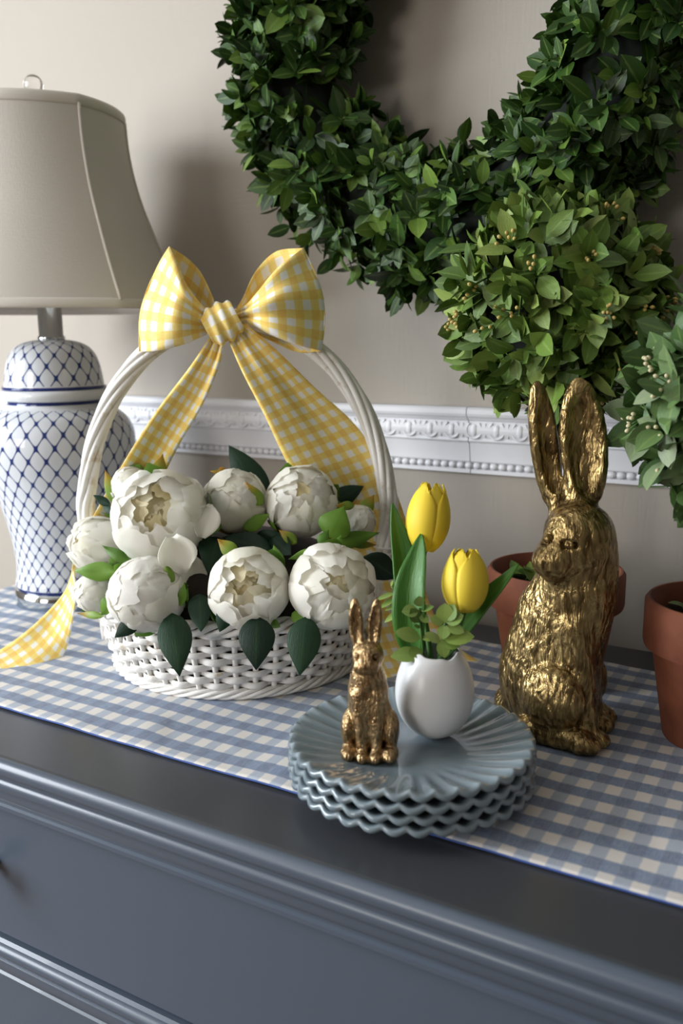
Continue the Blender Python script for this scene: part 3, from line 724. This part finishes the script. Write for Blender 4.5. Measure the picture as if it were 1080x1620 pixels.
# ================================================================== BOW
bow0 = U(350, 512, .975)
bow = tag(empty('gingham_bow', bow0), 'yellow and white gingham ribbon bow tied on the basket handle', 'bow')
def sheet(name, A, B, n, m, W, fold=None, parent=bow, u0=0., thick=.0007, bul=0.):
    """cloth between edge A and edge B (lists of u, v, depth); fold(s, t) moves it towards the camera"""
    PA = catmull([U(*p) for p in A], n); PB = catmull([U(*p) for p in B], n); mid = (PA+PB)/2
    sl = np.concatenate([[0], np.cumsum(np.linalg.norm(np.diff(mid, axis=0), axis=1))]); V = []; uv = []
    for i in range(n):
        for j in range(m):
            t_ = j/(m-1); p = PA[i]*(1-t_)+PB[i]*t_
            if fold: p = p-FW*fold(i/(n-1), t_)
            if bul: p = p+CR*(bul*D/FPX*math.sin(PI*t_)*(i/(n-1))**2.5)
            V.append(p-bow0); uv.append((t_*W+u0, sl[i]))
    o = mk(name, V, grid_faces(n, m), 'yellow_gingham', parent, uv=uv)
    s_ = o.modifiers.new('thick', 'SOLIDIFY'); s_.thickness = thick; s_.offset = 0
    return o
D = .980
pl = lambda s, t_, k, ph, a: a*math.sin(k*t_*PI+ph)*(1-s)**1.2*min(1, s*6)
# loops: front and back sheet meet in the fold at the outer end
sheet('loop', [(338, 494, D), (322, 486, D-.010), (296, 452, D-.022), (283, 420, D-.012), (268, 390, D+.006)], [(338, 522, D), (318, 532, D-.008), (285, 545, D-.020), (248, 554, D-.014), (220, 556, D+.006)], 26, 22, .086,
      lambda s, t_: .016*math.sin(PI*min(1, s*1.02))*math.sin(PI*t_)**.7+.010*math.sin(t_*3.6*PI+.4)*s*(1.20-s)+pl(s, t_, 5, .5, .004), bul=-17)
sheet('loop', [(342, 492, D+.006), (336, 470, D+.016), (318, 432, D+.026), (296, 408, D+.020), (268, 390, D+.006)], [(340, 520, D+.006), (318, 530, D+.020), (285, 540, D+.030), (248, 550, D+.022), (220, 556, D+.006)], 26, 16, .086,
      lambda s, t_: -.014*math.sin(PI*s)*math.sin(PI*t_), u0=.004, bul=-17)
sheet('loop', [(372, 490, D), (388, 484, D-.008), (408, 462, D-.020), (440, 424, D-.018), (480, 392, D+.004)], [(372, 514, D), (392, 512, D-.008), (428, 530, D-.020), (470, 546, D-.014), (508, 556, D+.004)], 26, 22, .086,
      lambda s, t_: .018*math.sin(PI*min(1, s*1.02))*math.sin(PI*t_)**.7+.010*math.sin(t_*3.8*PI+2.6)*s*(1.20-s)+pl(s, t_, 5, .2, .004), bul=18)
sheet('loop', [(374, 488, D+.006), (385, 470, D+.012), (404, 430, D+.020), (436, 398, D+.016), (480, 392, D+.004)], [(374, 516, D+.006), (395, 524, D+.016), (430, 540, D+.026), (470, 557, D+.020), (508, 556, D+.004)], 26, 16, .086,
      lambda s, t_: -.014*math.sin(PI*s)*math.sin(PI*t_), u0=.004, bul=18)
# knot: a pleated band wound round the middle
V = []; uv = []; nk, mk_ = 40, 26
for i in range(nk):
    a_ = 2*PI*i/(nk-1)
    for j in range(mk_):
        s_ = j/(mk_-1); q = s_*2-1; pr_ = (.0125+.0055*(1-q*q)**.8)*(1+.09*math.sin(q*9+1.2*math.cos(a_)))
        x = q*.0185-.003*math.sin(a_); y = pr_*math.cos(a_)*.85; z = pr_*math.sin(a_)*1.22+.0035*q
        V.append((x, y, z)); uv.append((s_*.05, a_*.016))
Rk = np.column_stack([CR*.94-CD*(.30), FW, -CD*.94-CR*.30]); V = np.array(V)@Rk.T+(U(351, 511, D-.014)-bow0)
mk('knot', V, grid_faces(nk, mk_), 'yellow_gingham', bow, uv=uv)
# tails
sheet('tail', [(334, 530, D-.006), (300, 582, D-.006), (246, 655, D+.010), (188, 748, 1.020), (142, 832, 1.034), (118, 884, 1.044), (112, 912, 1.050), (98, 942, 1.056), (54, 988, 1.060), (0, 1028, 1.044), (-70, 1062, 1.01)],
      [(356, 534, D-.006), (348, 575, D-.006), (322, 640, D+.010), (284, 706, 1.015), (250, 770, 1.040), (196, 850, 1.060), (124, 900, 1.054), (121, 940, 1.035), (104, 1028, 1.062), (64, 1072, 1.026), (-20, 1108, .97)], 90, 14, .086,
      lambda s, t_: .006*math.sin(t_*2.2*PI+s*3+.5)*min(1, s*5)*(1 if s < .55 else .3)+(.004*math.sin(t_*5*PI)*max(0, 1-s*6)))
tl = sheet('tail', [(358, 530, D-.008), (384, 590, D-.008), (420, 660, D+.008), (448, 720, 1.010), (490, 800, 1.030), (540, 900, 1.030), (580, 1000, 1.010), (596, 1050, .995), (612, 1080, .981)],
      [(384, 508, D-.008), (440, 556, D-.006), (500, 614, D+.012), (562, 672, 1.012), (612, 745, 1.034), (646, 835, 1.050), (676, 945, 1.060), (708, 1010, 1.050), (766, 1052, 1.026)], 80, 20, .112,
      lambda s, t_: .010*math.sin(t_*1.6*PI+.5+s*1.2)*min(1, s*4)*(1-.75*s)+.0035*math.sin(t_*5*PI+1)*max(0, 1-s*2.5))

# ================================================================== PLATES
PX, PY = -.3012, .6240; PR = .1015; NL = 34; NT_ = NL*10
def plate_mesh():
    a = np.linspace(0, 2*PI, NT_, endpoint=False); wv = np.sqrt(np.cos(a*NL/2)**2+.035)/1.017; lob = wv**.72; soft = .5+.5*np.cos(a*NL)
    V = []; RG = []
    def ring(r, z, t, dz=0.0):                      # t: how far the flutes have grown
        q = np.clip((t-.6)/.4, 0, 1); lb = lob*q+soft*(1-q)
        rr = r-.0034*t**2*(1-lb); zz = z+t*(.0014+.0028*q)*(1-lb)-.0012*t+dz; RG.extend((1-lob)**1.5*min(1, t*1.6))
        V.extend(np.column_stack([rr*np.cos(a), rr*np.sin(a), zz]))
    top = [(.004, .0066, 0), (.030, .0066, 0), (.045, .0066, 0), (.050, .0070, .08), (.056, .0080, .22), (.064, .0096, .38), (.073, .0116, .50), (.082, .0138, .62), (.090, .0158, .76), (.096, .0174, .92), (.0992, .0181, 1), (.1008, .0178, 1)]
    bot = [(.1018, .0168, 1), (.1022, .0150, 1), (.1016, .0134, 1), (.1000, .0122, 1), (.094, .0106, 1), (.085, .0086, .95), (.075, .0062, .8), (.067, .0044, .4), (.061, .0030, .1), (.059, .0006, 0), (.057, 0, 0), (.054, .0006, 0), (.052, .0028, 0), (.004, .0030, 0)]
    for r, z, t in top+bot: ring(r, z, t)
    n = len(top)+len(bot); F = grid_faces(n, NT_, True); F.append(tuple(reversed(range(NT_)))); F.append(tuple(range((n-1)*NT_, n*NT_)))
    F = [tuple(reversed(f)) for f in F]
    me = mesh('plate', V, F); ra = me.attributes.new('ridge', 'FLOAT', 'POINT'); ra.data.foreach_set('value', np.array(RG, np.float32)); me.materials.append(M['plate']); me.polygons.foreach_set('use_smooth', np.ones(len(me.polygons), bool)); return me
pm = plate_mesh(); PZ = [.0034+.0095*k for k in range(4)]
for k, (z, lab) in enumerate(zip(PZ, ('scalloped blue-grey plate at the bottom of the stack', 'scalloped blue-grey plate second from the bottom of the stack', 'scalloped blue-grey plate just under the top plate of the stack', 'scalloped blue-grey plate on top of the stack carrying rabbit and egg'))):
    o = bpy.data.objects.new('scalloped_plate', pm); COL.objects.link(o)
    o.location = (PX+(0, -.0012, .0008, 0)[k], PY+(.0008, 0, -.001, 0)[k], z); o.rotation_euler = (0, 0, (.05, .11, .0, .07)[k]); tag(o, lab, 'plate', 'stack of scalloped plates')
PTOP = PZ[3]+.0067

# ================================================================== EGG VASE WITH TULIPS
EX, EY = -.2930, .6520
def eggr(z, H=.0885, R=.0333):
    s = min(1, max(0, z/H)); th = math.acos(1-2*s); return R*math.sin(th)*(1+.10*math.cos(th))/1.004
n = 96; V = []; a = np.linspace(0, 2*PI, n, endpoint=False); rows = 26
def rimz(x):
    return .0760+.0010*math.sin(3*x+.6)+.0006*math.sin(7*x+2)+.0002*math.sin(13*x)-.0046*max(0, 1-abs(((x-(4.02)+PI) % (2*PI))-PI)/.16)
for i in range(rows):
    s = (i/(rows-1)); s = s**1.3 if s < .999 else 1
    for x in a: z = max(.00002, s*rimz(x)); r = max(.0004, eggr(z)); V.append((r*math.cos(x), r*math.sin(x), z))
for i in range(rows-8):
    s = 1-(i/(rows-9))*.93
    for x in a: z = max(.003, s*rimz(x)); r = max(.0003, eggr(z)-.0016); V.append((r*math.cos(x), r*math.sin(x), z+.0002))
F = grid_faces(2*rows-8, n, True); F.append(tuple(reversed(range(n)))); F.append(tuple(range((2*rows-9)*n, (2*rows-8)*n)))
o = mk('egg_vase', V, F, 'eggshell'); o.location = (EX, EY, PTOP); tag(o, 'white cracked-open eggshell vase standing on the top plate', 'vase')
EC = np.array([EX, EY, PTOP])
DE = proj(EC+[0, 0, .06])[2]
def tulip(label, base_uv, tip_uv, d, wpx, seed, stem, leaves, roll):
    b = U(*base_uv, d); tp = U(*tip_uv, d); ax = tp-b; H = float(np.linalg.norm(ax)); rot = align(ax, roll)
    e = empty('tulip', b); e.rotation_euler = rot.to_euler(); mw = Matrix.Translation(Vector(b))@rot.to_4x4(); inv = np.array(mw.inverted())
    tag(e, label, 'flower', 'yellow tulips in the egg'); R = wpx*d/FPX/2
    for k in range(6):
        outer = k >= 3; az = 2*PI*(k % 3)/3+(PI/3 if outer else 0); V = []; uv = []
        ns, nt = 14, 11; Wd = 1.08 if outer else 1.0
        for i in range(ns):
            s = i/(ns-1)
            for j in range(nt):
                t_ = -1+2*j/(nt-1); edge = 1-.13*abs(t_)**2.6
                ss = s*edge; z = H*ss*(1.0 if outer else 1.0)
                rr = R*(math.sin(PI*min(1, (.06+.94*ss)*.86)**.80)**.72)*(1.0 if outer else .93)
                wloc = Wd*(math.sqrt(max(0, 1-((s-.62)/.40)**2))**.9 if s > .62 else 1.0)
                a_ = az+t_*wloc
                groove = -.022*R*math.exp(-(t_*5)**2)+.012*R*math.cos(t_*16)*(s > .05)
                rr = rr*(1-.05*abs(t_)**3)+groove+(R*.02 if outer else 0)
                V.append((rr*math.cos(a_), rr*math.sin(a_), z)); uv.append((j/(nt-1), s))
        p = mk('petal', V, grid_faces(ns, nt), 'tulip_petal', e, uv=uv); m_ = p.modifiers.new('thick', 'SOLIDIFY'); m_.thickness = .0008
    Vs, Fs = tube(catmull([b+ax*.03]+[np.array(q) for q in stem], 16), .0026, 8); Vs = (np.c_[Vs, np.ones(len(Vs))]@inv.T)[:, :3]; mk('stem', Vs, Fs, 'stem_green', e)
    for pts_, wp_, tw in leaves:                     # blade leaf along a line of points
        C = catmull([U(*q) for q in pts_], 16); T, Nn, Bb = frames(C); V = []; uv = []
        for i in range(16):
            s = i/15; w_ = wp_*d/FPX/2*max(.03, math.sin(PI*(.10+.90*s**.85))**.75); side = np.cross(T[i], TOCAM(C[i])); side /= np.linalg.norm(side); nn = np.cross(side, T[i])
            ca, sa = math.cos(tw), math.sin(tw); side, nn = side*ca+nn*sa, nn*ca-side*sa
            for j in range(7):
                t_ = -1+j/3; V.append(C[i]+side*w_*t_+nn*(abs(t_)**1.5*w_*.42+.05*w_*math.sin(9*s+3*t_))); uv.append((j/6, s))
        Vl = (np.c_[np.array(V), np.ones(len(V))]@inv.T)[:, :3]; l = mk('leaf', Vl, grid_faces(16, 7), 'tulip_leaf', e, uv=uv); m_ = l.modifiers.new('thick', 'SOLIDIFY'); m_.thickness = .0012
root = EC+[0, 0, .012]; mouth = EC+[0, 0, .070]
tulip('taller yellow tulip leaning slightly right, upper of the two', (671, 872), (684, 764), DE+.022, 70, 1, [U(664, 930, DE+.012), mouth+[-.006, .004, 0], root], [([(655, 1040, DE), (648, 990, DE-.004), (650, 930, DE-.004), (660, 880, DE), (666, 843, DE+.006)], 50, .25), ([(660, 1035, DE+.01), (648, 960, DE+.016), (637, 880, DE+.02), (627, 830, DE+.02), (621, 796, DE+.022)], 46, -.35)], .35)
tulip('shorter yellow tulip standing upright beside the large rabbit', (734, 968), (737, 868), DE, 74, 2, [U(722, 1000, DE), mouth+[.006, -.004, 0], root], [([(700, 1040, DE+.006), (735, 990, DE+.012), (768, 950, DE+.012), (795, 920, DE+.006), (819, 892, DE)], 34, .5)], 1.25)
rl = leaf_meshes('leaf', 'sprig_leaf', [(.0165, .0125, .12, .2, 6, .95), (.020, .0120, .15, .35, 6, .95), (.013, .0100, .1, .15, 6, .95)])
def sprig(label, pts_, rad, whorls):
    C = catmull([U(*q) for q in pts_], 14); e = tag(empty('greenery_sprig', C[0]), label, 'greenery', 'green sprigs in the egg')
    V, F = tube(C-C[0], rad, 6); mk('stem', V, F, 'stem_green', e)
    for (u, v, d, u1, v1, k, sc_) in whorls:
        p = U(u, v, d); q = U(u1, v1, d-.004); B = basis(q-p, TOCAM(p)*.8+np.array([0, 0, .55])); L = np.linalg.norm(q-p)
        s = L/(.0165, .020, .013)[k]; o = bpy.data.objects.new('leaf', rl[k][0]); COL.objects.link(o); o.parent = e
        o.matrix_local = Matrix([[B[r][0]*s, B[r][1]*s*sc_, B[r][2]*s, (p-C[0])[r]] for r in range(3)]+[[0, 0, 0, 1]])
d = DE-.012
sprig('sprig of round pale leaves at the left of the egg opening', [(672, 1060, d+.01), (668, 1020, d), (664, 985, d), (663, 962, d)], .0012,
      [(664, 960, d, 663, 943, 2, 1.25), (662, 966, d, 635, 967, 0, 1.1), (664, 966, d, 686, 958, 1, .8), (664, 972, d, 678, 985, 0, 1.0), (663, 985, d, 650, 962, 2, 1.0), (664, 992, d, 655, 990, 2, .9),
       (665, 1010, d, 624, 997, 1, 1.0), (666, 1008, d, 685, 1012, 1, .9), (667, 1035, d, 616, 1036, 1, .9), (668, 1032, d, 645, 1032, 0, 1.1), (668, 1040, d, 645, 1042, 2, .9)])
d = DE-.016
sprig('sprig of round pale leaves spilling over the middle of the egg opening', [(690, 1060, d+.012), (697, 1020, d+.004), (704, 985, d)], .0012,
      [(703, 985, d, 704, 954, 0, 1.15), (705, 985, d, 733, 972, 0, 1.05), (703, 988, d, 700, 1012, 0, 1.15), (702, 984, d, 680, 978, 0, 1.1), (704, 982, d, 718, 956, 2, 1.1), (706, 990, d, 735, 1000, 0, .9),
       (700, 1010, d, 752, 1004, 1, 1.0), (698, 1012, d, 704, 1042, 1, 1.2), (697, 1016, d, 672, 1000, 1, .9), (698, 1014, d, 728, 1022, 0, 1.0)])
d = DE+.006
sprig('thin feathery green sprig at the far left of the egg opening', [(662, 1050, d), (648, 985, d+.004), (634, 955, d+.006), (618, 925, d+.008)], .0008,
      [(618, 927, d, 621, 918, 2, .5), (624, 938, d, 594, 948, 1, .45), (628, 945, d, 598, 962, 1, .45), (632, 955, d, 608, 965, 1, .45), (636, 965, d, 606, 984, 1, .5), (626, 940, d, 622, 922, 1, .6), (640, 965, d, 640, 938, 1, .5)])

# ================================================================== GOLD RABBITS (one continuous surface each)
def surface_nets(field, lo, hi, h):
    ax = [np.arange(lo[i], hi[i]+h, h, dtype=np.float32) for i in range(3)]
    X, Y, Z = np.meshgrid(*ax, indexing='ij'); f = field(X, Y, Z); nx, ny, nz = f.shape; ins = f < 0
    c = ins.astype(np.int8); s8 = sum(c[i:nx-1+i, j:ny-1+j, k:nz-1+k] for i in (0, 1) for j in (0, 1) for k in (0, 1))
    I = np.argwhere((s8 > 0) & (s8 < 8)); idx = -np.ones((nx-1, ny-1, nz-1), np.int32); idx[tuple(I.T)] = np.arange(len(I))
    acc = np.zeros((len(I), 3)); cnt = np.zeros(len(I))
    cs = [(i, j, k) for i in (0, 1) for j in (0, 1) for k in (0, 1)]
    for a_ in cs:
        for axn in range(3):
            if a_[axn]: continue
            b_ = list(a_); b_[axn] = 1
            fa = f[I[:, 0]+a_[0], I[:, 1]+a_[1], I[:, 2]+a_[2]]; fb = f[I[:, 0]+b_[0], I[:, 1]+b_[1], I[:, 2]+b_[2]]
            m = (fa < 0) != (fb < 0); t_ = np.where(m, fa/np.where(m, fa-fb, 1), 0)
            p = np.tile(np.array(a_, float), (len(I), 1)); p[:, axn] += t_; acc += p*m[:, None]; cnt += m
    V = (I+acc/cnt[:, None])*h+np.array(lo)
    F = []
    for axn in range(3):
        o1, o2 = (axn+1) % 3, (axn+2) % 3
        s0 = [slice(1, -1)]*3; s0[axn] = slice(0, -1); s1 = [slice(1, -1)]*3; s1[axn] = slice(1, None)
        A = ins[tuple(s0)]; B = ins[tuple(s1)]
        for flip, msk in ((False, A & ~B), (True, ~A & B)):
            E = np.argwhere(msk)+np.array([0 if i == axn else 1 for i in range(3)])
            q = []
            for d1, d2 in ((-1, -1), (0, -1), (0, 0), (-1, 0)):
                e_ = E.copy(); e_[:, o1] += d1; e_[:, o2] += d2; q.append(idx[e_[:, 0], e_[:, 1], e_[:, 2]])
            q = np.column_stack(q if not flip else q[::-1]); F.append(q)
    return V, np.vstack(F), f
def ell(X, Y, Z, c, r, R=None):
    x, y, z = X-c[0], Y-c[1], Z-c[2]
    if R is not None: x, y, z = (R[0][0]*x+R[1][0]*y+R[2][0]*z, R[0][1]*x+R[1][1]*y+R[2][1]*z, R[0][2]*x+R[1][2]*y+R[2][2]*z)
    k0 = np.sqrt((x/r[0])**2+(y/r[1])**2+(z/r[2])**2); k1 = np.sqrt((x/r[0]**2)**2+(y/r[1]**2)**2+(z/r[2]**2)**2)
    return k0*(k0-1)/np.maximum(k1, 1e-6)
def cone(X, Y, Z, a, b, ra, rb):
    a = np.array(a, float); b = np.array(b, float); d = b-a; L = d@d
    t_ = np.clip(((X-a[0])*d[0]+(Y-a[1])*d[1]+(Z-a[2])*d[2])/L, 0, 1)
    return np.sqrt((X-a[0]-t_*d[0])**2+(Y-a[1]-t_*d[1])**2+(Z-a[2]-t_*d[2])**2)-(ra+(rb-ra)*t_)
def smin(a, b, k):
    h = np.clip(.5+.5*(b-a)/k, 0, 1); return b+(a-b)*h-k*h*(1-h)
def ssub(a, b, k): return -smin(-a, b, k)
def rotm(rx=0, ry=0, rz=0):
    return np.array((Matrix.Rotation(rz, 3, 'Z')@Matrix.Rotation(ry, 3, 'Y')@Matrix.Rotation(rx, 3, 'X')))
def build_rabbit(name, label, field, lo, hi, h, scale, loc, rz, mat, furw, furamp):
    V, F, f = surface_nets(field, lo, hi, h)
    me = mesh(name, V, F); nr = np.empty(len(V)*3, np.float32); me.vertices.foreach_get('normal', nr); nr = nr.reshape(-1, 3)
    hol = np.zeros(len(V), np.float32); D_ = np.zeros(len(V))
    for i, (x, y, z) in enumerate(V):
        w1 = mnoise.noise(Vector((x/60, y/60, z/60))*furw); w2 = mnoise.noise(Vector((x/60+9, y/60, z/60))*furw)
        q = mnoise.noise(Vector(((x+24*w1)/10, (y+20*w2)/10, (z+16*w2)/44))*furw)
        q2 = mnoise.noise(Vector(((x+22*w2)/6, (y+18*w1)/6, (z+14*w1)/26))*furw)
        D_[i] = (abs(q)*2-.5)*.65+(abs(q2)*2-.5)*.45; hol[i] = max(0, .5-D_[i])
    amp = np.array([furamp(x, y, z) for x, y, z in V]); V2 = V+nr*(D_*amp)[:, None]; V2[:, 2] = np.maximum(V2[:, 2], 0)
    me.vertices.foreach_set('co', (V2*scale).astype(np.float32).ravel())
    a_ = me.attributes.new('hollow', 'FLOAT', 'POINT'); a_.data.foreach_set('value', hol)
    o = link(name, me, mat); o.location = loc; o.rotation_euler = (0, 0, rz); me.update()
    return tag(o, label, 'figurine', 'gold rabbit figurines')
def big(X, Y, Z):
    X = X+.030*Z                                     # leans a little to its left
    # body frame: turned 20 degrees towards the camera
    c, s = math.cos(math.radians(20)), math.sin(math.radians(20)); A = X*c-Y*s; B = X*s+Y*c
    d = ell(A, B, Z, (-14, 0, 82), (80, 58, 96))
    d = smin(d, ell(A, B, Z, (2, 0, 165), (70, 53, 92)), 30)
    d = smin(d, ell(A, B, Z, (33, 0, 243), (58, 50, 82)), 30)
    d = smin(d, ell(X, Y, Z, (42, -4, 300), (43, 42, 58)), 26)
    for sd, fa, fb, ta, tb in ((-1, 56, 27, 80, 54), (1, 44, 31, 68, 62)):
        d = smin(d, cone(A, B, Z, (fa-20, sd*30, 185), (fa, sd*fb, 30), 28, 18), 8)
        d = smin(d, ell(A, B, Z, (fa+8, sd*fb, 14), (30, 19, 15)), 6)
        d = smin(d, ell(A, B, Z, (12, sd*52, 76), (50, 30, 54), rotm(0, .25, 0)), 5)
        d = smin(d, cone(A, B, Z, (-30, sd*52, 16), (ta-24, sd*tb, 17), 20, 19), 6)
        d = smin(d, ell(A, B, Z, (ta-16, sd*tb, 14), (24, 20, 15)), 7)
        for k in (-9, 0, 9):
            d = ssub(d, cone(A, B, Z, (ta-2, sd*tb+k, 25), (ta+12, sd*tb+k, 10), 1.6, 1.6), 2)
    d = smin(d, ell(A, B, Z, (-84, 0, 30), (20, 24, 24)), 10)
    # head looks to the left and a little at the viewer
    d = smin(d, ell(X, Y, Z, (30, -22, 326), (50, 46, 47)), 16)
    d = smin(d, cone(X, Y, Z, (18, -40, 322), (-10, -58, 290), 34, 21), 16)
    d = smin(d, ell(X, Y, Z, (-2, -48, 286), (31, 27, 25)), 22)
    d = smin(d, ell(X, Y, Z, (40, -40, 298), (34, 28, 32)), 14)
    d = smin(d, ell(X, Y, Z, (-16, -66, 289), (9, 9, 7)), 6)
    d = ssub(d, cone(X, Y, Z, (-12, -80, 276), (14, -74, 271), 2.2, 1.6), 3)
    d = ssub(d, cone(X, Y, Z, (-17, -79, 290), (-17, -80, 278), 1.8, 1.4), 2)
    for ec, nrm in (((17, -71, 317), (.2, -.95, .1)), ((-15, -60, 322), (-.6, -.75, .1))):
        e_ = np.array(ec, float)
        d = ssub(d, ell(X, Y, Z, e_, (12, 9, 9)), 4); d = smin(d, ell(X, Y, Z, e_-np.array(nrm)*3.0, (8, 8, 7)), 1.5)
        if ec[0] < 0: continue
        d = smin(d, ell(X, Y, Z, e_+np.array([1, 3, 9.0]), (11, 6, 3.2), rotm(0, .2, 0)), 3); d = smin(d, ell(X, Y, Z, e_+np.array([0, 2, -9]), (11, 5, 2.8), rotm(0, -.1, 0)), 3)
    # ears
    R1 = rotm(0, math.radians(-5), math.radians(8)); ear = ell(X, Y, Z, (36, -6, 455), (35, 16, 97), R1)
    ear = smin(ear, cone(X, Y, Z, (24, -8, 352), (30, -8, 398), 20, 17), 14)
    ear = ssub(ear, ell(X, Y, Z, (37, -24, 458), (27, 20, 82), R1), 5)
    d = smin(d, ear, 7)
    R2 = rotm(0, math.radians(-9), math.radians(38)); ear = ell(X, Y, Z, (-20, -4, 452), (24, 15, 97), R2)
    ear = smin(ear, cone(X, Y, Z, (4, -10, 352), (-8, -8, 398), 17, 14), 12)
    ear = ssub(ear, ell(X, Y, Z, (-11, -21, 455), (17, 16, 80), R2), 5)
    d = smin(d, ear, 6)
    return np.maximum(d, -Z)
def bfa(x, y, z):
    if z > 375: return .8
    if z > 255 and y < -30: return .5
    if z < 30: return 1.1
    return 1.7
rp = onz(880, 1160); saz = math.atan2(-rp[0], rp[1]); S1 = 1/1657
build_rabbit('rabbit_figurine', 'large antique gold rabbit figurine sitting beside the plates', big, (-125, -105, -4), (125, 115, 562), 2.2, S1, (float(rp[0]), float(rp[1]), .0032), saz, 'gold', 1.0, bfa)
def small(X, Y, Z):
    d = ell(X, Y, Z, (0, 10, 48), (37, 33, 48))
    d = smin(d, ell(X, Y, Z, (-3, 5, 98), (31, 27, 50)), 14)
    d = smin(d, ell(X, Y, Z, (-2, -2, 130), (24, 22, 28)), 10)
    for sd in (-1, 1):
        d = smin(d, cone(X, Y, Z, (-2+sd*15, -12, 102), (1+sd*10.5, -20, 18), 11.5, 8.5), 5)
        d = smin(d, ell(X, Y, Z, (1+sd*10, -27, 9), (10, 17, 10)), 3)
        d = smin(d, ell(X, Y, Z, (sd*32, 4, 40), (13, 27, 31)), 4)
        d = smin(d, ell(X, Y, Z, (1+sd*31, -16, 11), (13, 26, 12)), 4)
        for k in (-4.5, 0, 4.5):
            d = ssub(d, cone(X, Y, Z, (1+sd*31+k*1.3, -40, 16), (1+sd*31+k*1.3, -44, 2), 1.2, 1.5), 1.2)
            d = ssub(d, cone(X, Y, Z, (1+sd*10+k, -42, 14), (1+sd*10+k, -45, 2), 1.1, 1.4), 1.2)
    d = smin(d, ell(X, Y, Z, (0, 0, 4), (40, 36, 7)), 4)
    d = smin(d, ell(X, Y, Z, (-2, -6, 163), (24, 23, 23)), 7)
    d = smin(d, ell(X, Y, Z, (-3, -20, 153), (17, 15, 14)), 6)
    for sd in (-1, 1):
        d = smin(d, ell(X, Y, Z, (-3+sd*9, -24, 149), (10, 8, 9)), 4)
        d = smin(ssub(d, ell(X, Y, Z, (-3+sd*14.5, -23, 166), (5.5, 5, 5)), 2), ell(X, Y, Z, (-3+sd*14, -21, 166), (3.6, 3.6, 3.6)), 1)
    d = ssub(d, cone(X, Y, Z, (-3, -37, 150), (-3, -36, 143), 1.0, 1.0), 1.5); d = ssub(d, cone(X, Y, Z, (-11, -32, 142), (5, -32, 142), 1.1, 1.1), 1.5)
    for sd, cx, tilt, hw, cz in ((-1, -20, -3, 11.5, 210), (1, 8.5, 5, 10.5, 210)):
        R = rotm(0, math.radians(tilt), math.radians(12*sd)); ear = ell(X, Y, Z, (cx, -3, cz), (hw, 7, 41), R)
        ear = smin(ear, cone(X, Y, Z, (-3+sd*10, -2, 172), (cx*.9, -2, 190), 8, 7), 5)
        ear = ssub(ear, ell(X, Y, Z, (cx, -11, cz+2), (hw-4, 8, 33), R), 2); d = smin(d, ear, 3)
    return np.maximum(d, -Z)
sp_ = onz(585, 1193, PTOP); S2 = 1/1894
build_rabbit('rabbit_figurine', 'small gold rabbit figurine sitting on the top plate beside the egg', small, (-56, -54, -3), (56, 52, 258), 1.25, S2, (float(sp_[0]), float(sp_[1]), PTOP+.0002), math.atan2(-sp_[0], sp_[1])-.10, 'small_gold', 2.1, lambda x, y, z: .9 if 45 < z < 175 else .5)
